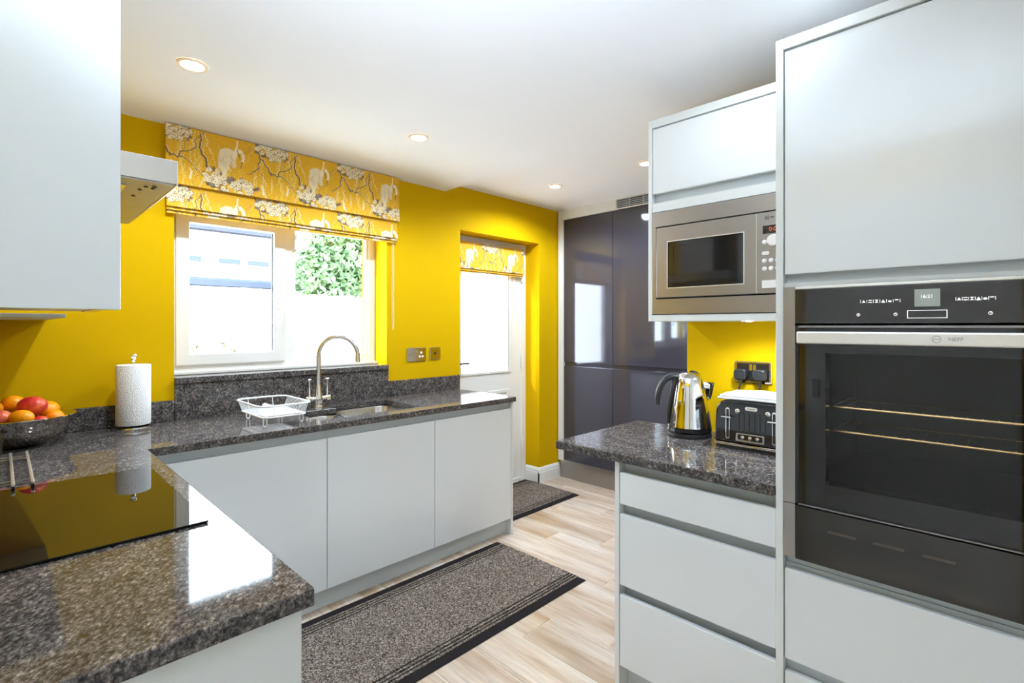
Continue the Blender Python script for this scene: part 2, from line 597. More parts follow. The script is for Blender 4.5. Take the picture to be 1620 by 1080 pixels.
# window wall with window and door openings
WX0, WX1, WZ0, WZ1 = 0.60, 1.788, 1.108, 2.00
DX0, DX1, DZ1 = 2.41, 3.30, 2.08
def in_back(x, z):
    if WX0 < x < WX1 and WZ0 - 0.03 < z < WZ1: return False
    if DX0 < x < DX1 and z < DZ1: return False
    return True
structure('wall_back', MB().cells([-0.5, WX0, WX1, DX0, DX1, 4.4], [-0.1, WZ0 - 0.03, WZ1, DZ1, 2.6], in_back, YB, 3.24, 'Y'),
          'yellow_paint', 'yellow painted wall around the kitchen window and back door', 'wall')
LD0, LD1, LDZ = 0.02, 0.80, 2.0
structure('wall_left', MB().cells([-0.5, LD0, LD1, YB], [-0.1, LDZ, 2.6], lambda y, z: not (LD0 < y < LD1 and z < LDZ), XL - 0.12, XL, 'X'),
          'yellow_paint', 'yellow painted wall behind the hob and hood', 'wall')
structure('wall_front', bx(-0.5, 4.4, YF - 0.1, YF, -0.1, 2.6), 'pale_paint', 'pale wall behind the photographer', 'wall')
structure('wall_right', bx(XR0, XR1, YF, 1.05, 0, 2.45), 'yellow_paint', 'yellow wall behind the kettle and toaster', 'wall')
structure('wall_far', bx(4.2, 4.3, YF, YB, -0.1, 2.6), 'yellow_paint', 'yellow wall behind the dark tall units', 'wall')
structure('ceiling', bx(-0.5, XR1, -0.5, YB, ZC, 2.62), 'ceiling_paint', 'smooth white ceiling over the worktops', 'ceiling')
structure('ceiling_raised', bx(XR1, 4.4, -0.5, YB, ZC2, 2.62), 'ceiling_paint', 'slightly higher white ceiling in front of the dark tall units', 'ceiling')
# skirting by the back door
sk = [(0, 0), (0.016, 0), (0.016, 0.085), (0.012, 0.098), (0.012, 0.108), (0.005, 0.125), (0, 0.13)]
mb = MB()
mb.prism([(YB - a, z) for a, z in sk], DX1 - 0.016, XF + 0.02, 'X')
structure('baseboard_back', mb, 'white_gloss_paint', 'white moulded skirting board below the yellow wall beside dark units', 'skirting board')
mb = MB()
mb.prism([(DX1 - a, z) for a, z in sk], YB - 0.0162, 3.075, 'Y')
structure('baseboard_reveal', mb, 'white_gloss_paint', 'short white skirting board inside the back door reveal', 'skirting board')

# ------------------------------------------------------------------ window
FY0, FY1 = 3.07, 3.14
win = thing('window_1', 'white framed double window above the sink', 'window', ((WX0 + WX1) / 2, FY0, WZ0), kind='structure')
MX0, MX1 = 1.173, 1.238
zi = WZ0 + 0.002
def in_frame(x, z):
    if WX0 + 0.045 < x < MX0 and zi + 0.055 < z < WZ1 - 0.045: return False
    if MX1 < x < WX1 - 0.045 and zi + 0.055 < z < WZ1 - 0.045: return False
    return True
obj('window_frame', MB().cells([WX0, WX0 + 0.045, MX0, MX1, WX1 - 0.045, WX1], [zi, zi + 0.055, WZ1 - 0.045, WZ1], in_frame, FY0, FY1, 'Y'), 'white_upvc', win, bevel=0.004)
# opening sash on the left
sx0, sx1, sz0, sz1 = WX0 + 0.035, MX0 + 0.012, zi + 0.045, WZ1 - 0.035
sash = obj('sash', MB().cells([sx0, sx0 + 0.062, sx1 - 0.062, sx1], [sz0, sz0 + 0.06, sz1 - 0.06, sz1],
           lambda x, z: not (sx0 + 0.062 < x < sx1 - 0.062 and sz0 + 0.06 < z < sz1 - 0.06), FY0 - 0.018, FY0 + 0.03, 'Y'), 'white_upvc', win, bevel=0.005)
obj('pane', bx(sx0 + 0.055, sx1 - 0.055, FY0 + 0.012, FY0 + 0.018, sz0 + 0.05, sz1 - 0.05), 'clear_pane', win)
mb = MB()
for a, b in ((sx0 + 0.062, sx0 + 0.066), (sx1 - 0.066, sx1 - 0.062)):
    mb.box(a, b, FY0 + 0.004, FY0 + 0.011, sz0 + 0.06, sz1 - 0.06)
obj('gasket', mb, 'fascia_grey', win)
gx0, gx1, gz0, gz1 = MX1 - 0.004, WX1 - 0.041, zi + 0.05, WZ1 - 0.04
obj('pane', bx(gx0, gx1, FY0 + 0.03, FY0 + 0.036, gz0, gz1), 'clear_pane', win)
bd = 0.022
obj('glazing_bead', MB().cells([gx0, gx0 + bd, gx1 - bd, gx1], [gz0, gz0 + bd, gz1 - bd, gz1],
    lambda x, z: not (gx0 + bd < x < gx1 - bd and gz0 + bd < z < gz1 - bd), FY0 + 0.008, FY0 + 0.029, 'Y'), 'white_upvc', win, bevel=0.004)
hx = sx1 - 0.03
h = obj('handle', MB().tube([(hx, FY0 - 0.02, 1.50), (hx, FY0 - 0.045, 1.497), (hx - 0.004, FY0 - 0.056, 1.47), (hx - 0.012, FY0 - 0.056, 1.41), (hx - 0.012, FY0 - 0.05, 1.37)], 0.008, 8), 'white_plastic', win, smooth=True)
obj('handle_plate', MB().prism(rrect(hx - 0.014, hx + 0.014, 1.46, 1.54, 0.013), FY0 - 0.026, FY0 - 0.018, 'Y'), 'white_plastic', win, bevel=0.002)
obj('keyhole', MB().cyl((hx + 0.004, FY0 - 0.028, 1.475), 0.004, 0.004, 'Y', 12), 'dark_gap', win)
obj('window_sill', bx(WX0, WX1, FY0 - 0.035, FY0, WZ0 + 0.0005, WZ0 + 0.018), 'white_upvc', win, bevel=0.004)

# ------------------------------------------------------------------ back door
bdr = thing('door_1', 'white half-glazed back door in a yellow recess', 'door', ((DX0 + DX1) / 2, 3.10, 0), kind='structure')
FD0, FD1 = 3.08, 3.20
obj('door_frame', MB().cells([DX0, DX0 + 0.05, DX1 - 0.05, DX1], [0, 0.03, DZ1 - 0.045, DZ1],
    lambda x, z: not (DX0 + 0.05 < x < DX1 - 0.05 and 0.03 < z < DZ1 - 0.045), FD0, FD1, 'Y'), 'white_upvc', bdr, bevel=0.004)
lx0, lx1, lz0, lz1 = DX0 + 0.045, DX1 - 0.045, 0.03, DZ1 - 0.04
px0, px1, pz0, pz1 = 2.56, 3.095, 0.985, 1.90
leaf = obj('door_leaf', MB().cells([lx0, px0, px1, lx1], [lz0, pz0, pz1, lz1],
    lambda x, z: not (px0 < x < px1 and pz0 < z < pz1), FD0 + 0.012, FD0 + 0.06, 'Y'), 'white_upvc', bdr, bevel=0.004)
obj('pane', bx(px0, px1, FD0 + 0.03, FD0 + 0.036, pz0, pz1), 'frosted_pane', bdr)
bd = 0.022
obj('glazing_bead', MB().cells([px0 - bd, px0, px1 - 0.008, px1 + bd], [pz0 - bd, pz0, pz1, pz1 + bd],
    lambda x, z: not (px0 < x < px1 - 0.008 and pz0 < z < pz1), FD0 + 0.002, FD0 + 0.0125, 'Y'), 'white_upvc', bdr, bevel=0.004)
obj('gasket', bx(px1 - 0.016, px1 - 0.0085, FD0 + 0.004, FD0 + 0.012, pz0 + 0.001, pz1), 'etched_grey', bdr)
def moulded(parent, name, x0, x1, z0, z1, y, d, material, axis='Y'):
    w = 0.03
    mb = MB().cells([x0, x0 + w, x1 - w, x1], [z0, z0 + w, z1 - w, z1], lambda a, b: not (x0 + w < a < x1 - w and z0 + w < b < z1 - w), y - d, y, axis)
    return obj(name, mb, material, parent, bevel=0.004)
moulded(bdr, 'door_panel_moulding', 2.56, 2.80, 0.2, 0.82, FD0 + 0.013, 0.008, 'white_upvc')
moulded(bdr, 'door_panel_moulding', 2.85, 3.095, 0.2, 0.82, FD0 + 0.013, 0.008, 'white_upvc')
for z in (0.26, 1.0, 1.75):
    obj('hinge', MB().cyl((DX1 - 0.052, FD0 - 0.004, z), 0.011, 0.11, 'Z', 14), 'white_upvc', bdr, smooth=True)
hb = obj('lever_handle', MB().tube([(2.495, FD0 + 0.014, 1.068), (2.495, FD0 - 0.03, 1.068), (2.51, FD0 - 0.04, 1.068), (2.60, FD0 - 0.04, 1.066)], 0.009, 8), 'black_satin', bdr, smooth=True)
obj('handle_plate', MB().prism(rrect(2.478, 2.512, 0.98, 1.14, 0.012), FD0 + 0.004, FD0 + 0.013, 'Y'), 'black_satin', bdr)

# inner door behind the photographer's shoulder (it shows as a reflection in the glossy tower door)
ind = thing('door_2', 'white panelled inner door beside the hob worktop', 'door', (XL, 0.41, 0), kind='structure')
obj('door_leaf', bx(XL - 0.07, XL - 0.03, LD0 + 0.03, LD1 - 0.03, 0.005, LDZ - 0.03), 'white_gloss_paint', ind)
obj('door_frame', MB().cells([LD0, LD0 + 0.03, LD1 - 0.03, LD1], [0, LDZ - 0.03, LDZ], lambda y, z: not (LD0 + 0.03 < y < LD1 - 0.03 and z < LDZ - 0.03), XL - 0.12, XL, 'X'), 'white_gloss_paint', ind)
obj('architrave', MB().cells([LD0 - 0.06, LD0 + 0.012, LD1 - 0.012, LD1 + 0.06], [0, LDZ - 0.012, LDZ + 0.06], lambda y, z: not (LD0 + 0.012 < y < LD1 - 0.012 and z < LDZ - 0.012), XL, XL + 0.018, 'X'), 'white_gloss_paint', ind, bevel=0.006)
for y0, y1 in ((LD0 + 0.11, LD0 + 0.36), (LD1 - 0.36, LD1 - 0.11)):
    for z0, z1 in ((0.2, 0.85), (1.0, 1.55), (1.65, 1.86)):
        moulded(ind, 'door_panel_moulding', y0, y1, z0, z1, XL - 0.0225, 0.0075, 'white_gloss_paint', 'X')
obj('door_knob', MB().lathe([(0.012, 0), (0.012, 0.03), (0.026, 0.04), (0.026, 0.055), (0.012, 0.064)], (XL - 0.03, LD1 - 0.07, 1.0), 16, 'X'), 'chrome', ind, smooth=True)

# ------------------------------------------------------------------ worktops
ZT, ZB = 0.90, 0.868
WF = 2.30                     # front edge of sink run
LF = 0.39                     # front edge of hob run
LE = 0.872                    # near end of hob run
WE = 2.372                    # door end of sink run
SB = (1.33, 1.70, 2.41, 2.80) # big bowl opening
SS = (1.10, 1.30, 2.41, 2.70) # small bowl opening
def in_top(x, y):
    if y < LE or x > WE: return False
    if x > LF and y < WF: return False
    if SB[0] < x < SB[1] and SB[2] < y < SB[3]: return False
    if SS[0] < x <= SB[0] and SS[2] < y < SS[3]: return False
    return True
wt = obj('worktop', MB().cells([XL, LF, SS[0], SB[0], SB[1], WE], [LE, WF, SB[2], SS[3], SB[3], YB], in_top, ZB, ZT), 'granite', bevel=0.003)
tag(wt, 'dark speckled granite worktop running from the hob round to the sink', 'worktop')
wr = obj('worktop', MB().cells([1.57, 2.196], [0.4845, 1.302], lambda x, y: True, ZB, ZT), 'granite', bevel=0.004)
tag(wr, 'short dark granite worktop under the kettle and toaster', 'worktop')
up = obj('upstand', bx(XL + 0.001, WX0 - 0.002, YB - 0.021, YB - 0.0005, ZT + 0.0005, 1.0), 'granite', bevel=0.0015)
tag(up, 'low granite upstand behind the fruit bowl and kitchen roll', 'upstand')
up = obj('upstand', bx(WX1 + 0.002, 2.392, YB - 0.021, YB - 0.0005, ZT + 0.0005, 1.0), 'granite', bevel=0.0015)
tag(up, 'low granite upstand below the chrome sockets', 'upstand')
up = obj('upstand', bx(2.184, 2.2045, 0.4845, 0.90, ZT + 0.0005, 1.0), 'granite', bevel=0.0015)
tag(up, 'low granite upstand on the wall behind the toaster', 'upstand')
sp = thing('splashback', 'tall granite splashback with ledge below the window', 'splashback', (1.19, YB - 0.02, ZT + 0.0005))
obj('slab', bx(WX0, WX1, YB - 0.021, YB - 0.0005, ZT + 0.0005, WZ0 - 0.03), 'granite', sp)
obj('ledge', bx(WX0 + 0.001, WX1 - 0.001, YB - 0.028, FY0 - 0.0005, WZ0 - 0.0299, WZ0), 'granite', sp, bevel=0.002)

# undermount sink
snk = thing('sink', 'brushed steel one and a half bowl sink set below granite', 'sink', (1.4, 2.6, 0.70))
def bowl(x0, x1, y0, y1, zt, depth, r, name):
    mb = MB()
    seg = 6
    def ring(ins, z, rr):
        return mb.ring([(a, b, z) for a, b in rrect(x0 + ins, x1 - ins, y0 + ins, y1 - ins, rr, seg)])
    rs = [ring(-0.018, zt, r + 0.018), ring(0.0, zt, r), ring(0.002, zt - 0.006, r), ring(0.008, zt - depth + 0.03, r), ring(0.016, zt - depth + 0.008, r), ring(0.03, zt - depth, r)]
    for a, b in zip(rs, rs[1:]): mb.bridge(a, b)
    mb.bm.faces.new(rs[-1])
    o = obj(name, mb, 'sink_steel', snk, smooth=True, angle=60)
    s = o.modifiers.new('sheet', 'SOLIDIFY'); s.thickness = 0.001; s.offset = -1
    return o
zr = ZB - 0.0015
b1 = bowl(SB[0] + 0.012, SB[1] - 0.006, SB[2] - 0.002, SB[3] - 0.006, zr, 0.17, 0.07, 'bowl')
b2 = bowl(SS[0] + 0.004, SS[1] - 0.004, SS[2] - 0.002, SS[3] - 0.004, zr, 0.13, 0.07, 'bowl')
obj('drain', MB().lathe([(0.045, 0), (0.045, 0.003), (0.03, 0.001)], (1.515, 2.6, zr - 0.1695), 20), 'chrome', snk, smooth=True)
obj('drain', MB().lathe([(0.045, 0), (0.045, 0.003), (0.03, 0.001)], (1.2, 2.55, zr - 0.1295), 20), 'chrome', snk, smooth=True)
ov = [(a, b) for a, b in rrect(1.46, 1.54, zr - 0.062, zr - 0.035, 0.010)]
obj('overflow_slot', MB().prism(ov, SB[3] - 0.0145, SB[3] - 0.0105, 'Y'), 'grey_metal', snk)
ov = [(a, b) for a, b in rrect(1.466, 1.534, zr - 0.057, zr - 0.040, 0.007)]
obj('overflow_cover', MB().prism(ov, SB[3] - 0.0165, SB[3] - 0.0146, 'Y'), 'sink_steel', snk)

# ------------------------------------------------------------------ base cabinets: sink run
DY = 2.32            # door face plane of sink run
def base_run(name, label, x0, x1, group, end=False):
    t = thing(name, label, 'cabinet', ((x0 + x1) / 2, 2.62, 0.11), group)
    for a, b in ((x0 + 0.0005, x0 + 0.0175), (x1 - 0.0175, x1 - 0.0005)):
        obj('side_panel', bx(a, b, DY + 0.042, 2.895, 0.11, 0.866 if a > 1.75 or b < 1.0 else 0.69), 'cabinet_panel', t)
    obj('base_panel', bx(x0 + 0.018, x1 - 0.018, DY + 0.022, 2.895, 0.11, 0.128), 'cabinet_panel', t)
    d = obj('door', bx(x0 + 0.0015, x1 - 0.0015, DY, DY + 0.019, 0.105, 0.826), 'cabinet_gloss', t, bevel=0.003)
    obj('handle_rail', bx(x0 + 0.0005, x1 - 0.0005, DY + 0.024, DY + 0.04, 0.79, 0.866), 'cabinet_rail', t)
    if end:
        obj('end_panel', bx(x1 + 0.0005, x1 + 0.019, DY + 0.001, 2.895, 0.0, 0.866), 'cabinet_panel', t, bevel=0.001)
    return t
gb = 'gloss base cabinets under the sink run'
base_run('base_cabinet', 'pale grey gloss base cabinet in the inside corner by the hob', 0.412, 1.098, gb)
base_run('base_cabinet', 'middle pale grey gloss base cabinet below the sink', 1.098, 1.731, gb)
base_run('base_cabinet', 'pale grey gloss base cabinet with end panel beside back door', 1.731, 2.345, gb, True)
pl = obj('plinth_board', bx(0.33, 2.3445, 2.372, 2.388, 0.0, 0.1045), 'plinth_grey'); tag(pl, 'pale grey plinth board under the sink run behind the long mat', 'plinth')
# hob run
t = thing('base_cabinet', 'pale grey base cabinet under the hob with plain end panel', 'cabinet', (0.09, 1.6, 0.11))
obj('end_panel', bx(-0.21, 0.372, 0.885, 0.904, 0.0, 0.866), 'cabinet_panel', t, bevel=0.001)
obj('carcass', bx(-0.21, 0.35, 0.905, 2.30, 0.11, 0.70), 'cabinet_panel', t)
for y0, y1 in ((0.906, 1.5), (1.503, 2.295)):
    obj('door', bx(0.353, 0.372, y0, y1, 0.105, 0.826), 'cabinet_gloss', t, bevel=0.003)
obj('handle_rail', bx(0.33, 0.349, 0.905, 2.30, 0.79, 0.866), 'cabinet_rail', t)
obj('plinth_panel', bx(0.30, 0.318, 0.906, 2.37, 0.0, 0.1045), 'plinth_grey', t)

# hob
hob = thing('induction_hob', 'black glass hob set into the granite worktop', 'hob', (0.1, 1.66, ZT))
obj('glass_plate', bx(-0.155, 0.343, 1.335, 1.985, ZT + 0.0012, ZT + 0.0065), 'hob_glass', hob, bevel=0.0015)
obj('gasket', bx(-0.150, 0.338, 1.340, 1.980, ZT + 0.0002, ZT + 0.0012), 'black_satin', hob)

# ------------------------------------------------------------------ wall cabinets, shelf, hood on the left
t = thing('wall_cabinet', 'pale grey gloss wall cabinet above the near hob worktop', 'cabinet', (-0.04, 1.16, 1.386))
obj('end_panel', bx(XL + 0.001, 0.134, 1.0, 1.018, 1.386, 2.12), 'cabinet_gloss', t, bevel=0.001)
obj('carcass', bx(XL + 0.001, 0.112, 1.0185, 1.325, 1.39, 2.116), 'cabinet_panel', t)
obj('door', bx(0.114, 0.134, 1.0195, 1.325, 1.388, 2.118), 'cabinet_gloss', t, bevel=0.003)
sh = obj('wall_shelf', bx(XL + 0.0005, 0.138, 2.0, YB - 0.001, 1.386, 1.397), 'plinth_grey', bevel=0.001); tag(sh, 'thin grey wall shelf in the corner above the fruit bowl', 'shelf')
hd = thing('cooker_hood', 'stainless steel chimney hood over the hob', 'cooker hood', (0.035, 1.66, 1.68))
HX1, HY0, HY1, HZ = 0.286, 1.352, 1.97, 1.68
obj('canopy', MB().cells([XL + 0.001, HX1 - 0.004], [HY0, HY1], lambda a, b: True, HZ + 0.003, HZ + 0.056), 'polished_steel', hd, bevel=0.001)
obj('front_strip', bx(HX1 - 0.0038, HX1, HY0, HY1, HZ, HZ + 0.056), 'satin_chrome', hd, bevel=0.001)
obj('underside', bx(XL + 0.006, HX1 - 0.006, HY0 + 0.004, HY1 - 0.004, HZ, HZ + 0.0029), 'brushed_steel', hd)
obj('chimney', bx(XL + 0.001, 0.06, 1.53, 1.79, HZ + 0.0565, ZC - 0.001), 'brushed_steel', hd)
for y in (1.45, 1.87):
    l = obj('hood_lamp', MB().cells([0.13, 0.138, 0.192, 0.20], [y - 0.035, y - 0.027, y + 0.027, y + 0.035], lambda a, b: not (0.138 < a < 0.192 and abs(b - y) < 0.027), HZ - 0.003, HZ - 0.0001), 'satin_chrome', hd)
    obj('lamp_cover', bx(0.139, 0.191, y - 0.026, y + 0.026, HZ - 0.002, HZ - 0.0002), 'display_grey', l)
for q in ((0.23, 1.45), (0.25, 1.42), (0.235, 1.41), (0.23, 1.53), (0.25, 1.40)):
    obj('button', MB().cyl((q[0], q[1], HZ - 0.002), 0.004, 0.0019, 'Z', 10), 'black_satin', hd)
for y0, y1 in ((1.52, 1.655), (1.665, 1.80)):
    obj('filter', bx(-0.15, 0.10, y0, y1, HZ - 0.003, HZ - 0.0001), 'brushed_steel', hd, bevel=0.001)

# ------------------------------------------------------------------ right side: drawers, tower, microwave cabinet
RX = 1.59           # drawer fronts plane
t = thing('drawer_cabinet', 'pale grey three drawer base cabinet under the kettle worktop', 'cabinet', (1.88, 0.76, 0.11))
obj('end_panel', bx(RX, 2.16, 1.018, 1.036, 0.0, 0.866), 'cabinet_panel', t, bevel=0.001)
obj('carcass', bx(RX + 0.042, 2.16, 0.4845, 1.0175, 0.11, 0.866), 'cabinet_rail', t)
for z0, z1 in ((0.712, 0.827), (0.417, 0.676), (0.122, 0.382)):
    obj('drawer_front', bx(RX, RX + 0.019, 0.4855, 1.0155, z0, z1), 'cabinet_gloss', t, bevel=0.003)
obj('plinth_panel', bx(RX + 0.055, RX + 0.07, 0.4845, 1.017, 0.0, 0.1095), 'plinth_grey', t)

TX = 1.58           # tower front plane
TY0, TY1 = -0.20, 0.4826
TZ = 2.183
t = thing('oven_tower', 'pale grey tall oven housing with gloss doors above and below', 'cabinet', (1.87, 0.14, 0.0))
obj('side_panel', bx(TX - 0.004, 2.203, TY1 - 0.02, TY1, 0.0, TZ), 'cabinet_panel', t, bevel=0.0015)
obj('side_panel', bx(TX - 0.004, 2.203, TY0, TY0 + 0.02, 0.0, TZ), 'cabinet_panel', t, bevel=0.0015)
iy0, iy1 = TY0 + 0.0205, TY1 - 0.0205
obj('top_panel', bx(TX - 0.004, 2.203, iy0, iy1, 2.152, TZ), 'cabinet_panel', t, bevel=0.0015)
obj('back_panel', bx(2.15, 2.203, iy0, iy1, 0.11, 2.151), 'cabinet_panel', t)
obj('shelf_panel', bx(TX + 0.004, 2.149, iy0, iy1, 1.472, 1.484), 'cabinet_panel', t)
obj('shelf_panel', bx(TX + 0.03, 2.149, iy0, iy1, 0.68, 0.706), 'cabinet_rail', t)
obj('handle_rail', bx(TX + 0.026, TX + 0.04, iy0, iy1, 1.4845, 1.56), 'cabinet_rail', t)
obj('door', bx(TX, TX + 0.019, iy0 + 0.001, iy1 - 0.0015, 1.508, 2.148), 'cabinet_gloss', t, bevel=0.003)
for z0, z1 in ((0.41, 0.669), (0.122, 0.376)):
    obj('drawer_front', bx(TX, TX + 0.019, iy0 + 0.001, iy1 - 0.0015, z0, z1), 'cabinet_gloss', t, bevel=0.003)
obj('handle_rail', bx(TX + 0.026, TX + 0.04, iy0, iy1, 0.11, 0.6795), 'cabinet_rail', t)
obj('plinth_panel', bx(TX + 0.06, TX + 0.075, iy0, iy1, 0.0, 0.1095), 'plinth_grey', t)

# built-in oven
OY0, OY1 = -0.166, 0.430
OX = TX - 0.012
ovn = thing('oven', 'built-in black glass oven with steel bar handle', 'oven', (1.8, 0.14, 0.862))
obj('trim_strip', bx(OX + 0.004, OX + 0.03, OY1 + 0.0005, iy1 - 0.0005, 0.861, 1.4705), 'brushed_steel', ovn, bevel=0.001)
obj('top_trim', bx(OX + 0.001, OX + 0.03, OY0, OY1, 1.4635, 1.4705), 'bright_steel', ovn, bevel=0.001)
cp = obj('control_panel', bx(OX, OX + 0.03, OY0, OY1, 1.368, 1.463), 'oven_fascia', ovn, bevel=0.0015)
# cavity: back, sides, top, bottom
CY0, CY1, CX1, CZ0, CZ1 = -0.115, 0.377, 2.06, 0.93, 1.285
mb = MB()
mb.box(CX1, CX1 + 0.004, CY0, CY1, CZ0, CZ1)
mb.box(OX + 0.05, CX1, CY0 - 0.004, CY0, CZ0, CZ1); mb.box(OX + 0.05, CX1, CY1, CY1 + 0.004, CZ0, CZ1)
mb.box(OX + 0.05, CX1, CY0, CY1, CZ0 - 0.004, CZ0); mb.box(OX + 0.05, CX1, CY0, CY1, CZ1, CZ1 + 0.004)
obj('cavity', mb, 'dark_enamel', ovn)
dz0, dz1 = 0.866, 1.362
door = obj('oven_door', MB().cells([OY0, -0.095, 0.357, OY1 - 0.008], [dz0, 0.93, 1.288, dz1],
    lambda y, z: not (-0.095 < y < 0.357 and 0.93 < z < 1.288), OX + 0.008, OX + 0.045, 'X'), 'black_gloss', ovn)
obj('door_glass', bx(OX + 0.001, OX + 0.0075, OY0 + 0.001, OY1 - 0.009, dz0, dz1 - 0.006), 'oven_pane', ovn)
obj('door_edge', bx(OX + 0.006, OX + 0.045, OY1 - 0.0075, OY1 - 0.0005, dz0, dz1), 'black_satin', ovn)
obj('top_edge', bx(OX + 0.0005, OX + 0.04, OY0, OY1 - 0.0085, dz1 - 0.0055, dz1), 'grey_metal', ovn)
obj('bottom_edge', bx(OX, OX + 0.02, OY0, OY1 - 0.0085, dz0 - 0.0035, dz0 - 0.0003), 'grey_metal', ovn)
hy = OY1 - 0.012
hn = obj('handle', bx(OX - 0.034, OX - 0.016, OY0 - 0.005, hy, 1.313, 1.346), 'bright_steel', ovn, bevel=0.004)
for y in (OY1 - 0.05, OY0 + 0.03):
    obj('handle_mount', bx(OX - 0.0165, OX + 0.001, y - 0.012, y + 0.012, 1.318, 1.341), 'bright_steel', hn)
obj('latch_slot', bx(OX + 0.0002, OX + 0.0012, 0.372, 0.388, 1.165, 1.215), 'dark_gap', ovn)
# lettering and emblem on the handle
ym = 0.118
text_part('lettering', 'NEFF', 0.012, (OX - 0.0344, ym - 0.030, 1.3295), (0, -1, 0), (0, 0, 1), 'etched_grey', hn)
mb = MB().tube(arc((OX - 0.0343, ym + 0.004, 1.3295), 0.008, 0, 2 * math.pi * 23 / 24, 23, (0, 1, 0), (0, 0, 1)), 0.0006, 6, True)
mb.tube([(OX - 0.0343, ym + 0.010, 1.3295), (OX - 0.0343, ym - 0.002, 1.3295)], 0.0006, 6)
obj('emblem', mb, 'etched_grey', hn)
# control panel print
pf = OX - 0.0002
disp = obj('display', bx(OX - 0.0006, OX + 0.001, 0.118, 0.166, 1.408, 1.450), 'display_grey', ovn)
text_part('clock_digits', '16:21', 0.0115, (OX - 0.0009, 0.143, 1.432), (0, -1, 0), (0, 0, 1), 'icon_white', ovn, 0.0002)
def flat_rect(mb, y0, y1, z0, z1): mb.box(pf - 0.0004, pf + 0.0003, y0, y1, z0, z1)
mb = MB()
for a, b, c_, d in ((0.105, 0.180, 1.398, 1.3992), (0.105, 0.180, 1.3798, 1.381), (0.105, 0.1062, 1.3798, 1.3992), (0.1788, 0.180, 1.3798, 1.3992)):
    flat_rect(mb, a, b, c_, d)
obj('touch_frame', mb, 'icon_white', ovn)
def icon_row(yc0, yc1, z):
    mb = MB()
    n = 6
    for i in range(n + 1):
        y = yc0 + (yc1 - yc0) * i / n
        flat_rect(mb, y - 0.0004, y + 0.0004, z - 0.004, z + 0.004)
    w = (yc1 - yc0) / n
    cy = [yc0 + w * (i + 0.5) for i in range(n)]
    def tri(y, s, up=1):
        mb.prism([(y - 0.0036, z - 0.003 * up), (y + 0.0036, z - 0.003 * up), (y, z + 0.0035 * up)], pf - 0.0004, pf + 0.0003, 'X')
    tri(cy[0], 1)
    flat_rect(mb, cy[1] - 0.0035, cy[1] + 0.0035, z + 0.0018, z + 0.0034); flat_rect(mb, cy[1] - 0.0035, cy[1] + 0.0035, z - 0.0034, z - 0.0018)
    mb.prism([(cy[2] - 0.0036, z - 0.0036), (cy[2] + 0.0036, z - 0.0036), (cy[2], z)], pf - 0.0004, pf + 0.0003, 'X')
    mb.prism([(cy[2] - 0.0036, z + 0.0036), (cy[2], z), (cy[2] + 0.0036, z + 0.0036)], pf - 0.0004, pf + 0.0003, 'X')
    tri(cy[3], 1); flat_rect(mb, cy[3] - 0.0038, cy[3] + 0.0038, z - 0.0042, z - 0.0034)
    mb.prism([(cy[4] + 0.0036 * math.cos(a * math.pi / 6), z - 0.001 + 0.0024 * math.sin(a * math.pi / 6)) for a in range(12)], pf - 0.0004, pf + 0.0003, 'X')
    flat_rect(mb, cy[5] - 0.0036, cy[5] + 0.0036, z + 0.0012, z + 0.0032)
    obj('icon_row', mb, 'icon_white', ovn)
icon_row(0.276, 0.194, 1.424)
icon_row(0.090, 0.023, 1.424)
for y, sty in ((0.281, 0), (0.203, 1), (0.031, 1)):
    mb = MB().tube(arc((pf - 0.0001, y, 1.390), 0.0034, 0, 2 * math.pi * 15 / 16, 15, (0, 1, 0), (0, 0, 1)), 0.0005, 5, True)
    if sty: flat_rect(mb, y - 0.0004, y + 0.0004, 1.390, 1.3928); flat_rect(mb, y - 0.0022, y, 1.3896, 1.3904)
    else: flat_rect(mb, y - 0.0008, y + 0.0008, 1.3885, 1.3915)
    obj('touch_icon', mb, 'icon_white', ovn)
# wire shelves in the oven
for zi_ in (1.13, 1.061):
    rk = obj('wire_shelf', MB().tube([(1.68, CY0 + 0.002, zi_), (1.68, CY1 - 0.002, zi_)], 0.0032, 8), 'warm_reflection_wire', ovn, smooth=True)
    mb = MB().tube([(1.86, CY0 + 0.002, zi_), (1.86, CY1 - 0.002, zi_)], 0.0022, 6)
    for i in range(17):
        y = CY0 + 0.02 + i * 0.0283
        mb.tube([(1.676, y, zi_ + 0.0042), (2.04, y, zi_ + 0.0042)], 0.0014, 5)
    obj('shelf_wires', mb, 'warm_reflection_wire', rk)
# warming drawer
wd = thing('warming_drawer', 'black glass drawer with three vents below the oven', 'warming drawer', (1.8, 0.14, 0.71))
obj('front_panel', bx(OX, OX + 0.03, OY0, OY1, 0.7085, 0.858), 'oven_fascia', wd, bevel=0.0015)
obj('trim_strip', bx(OX + 0.004, OX + 0.03, OY1 + 0.0005, iy1 - 0.0005, 0.7075, 0.8595), 'brushed_steel', wd, bevel=0.001)
obj('drawer_box', bx(OX + 0.0305, 2.06, OY0 + 0.02, OY1 - 0.02, 0.7085, 0.80), 'dark_enamel', wd)
for y0, y1 in ((0.285, 0.35), (0.185, 0.25), (0.09, 0.15)):
    obj('vent_slot', MB().prism(rrect(y0, y1, 0.803, 0.810, 0.003, 3), OX - 0.002, OX - 0.0001, 'X'), 'fascia_brown', wd)

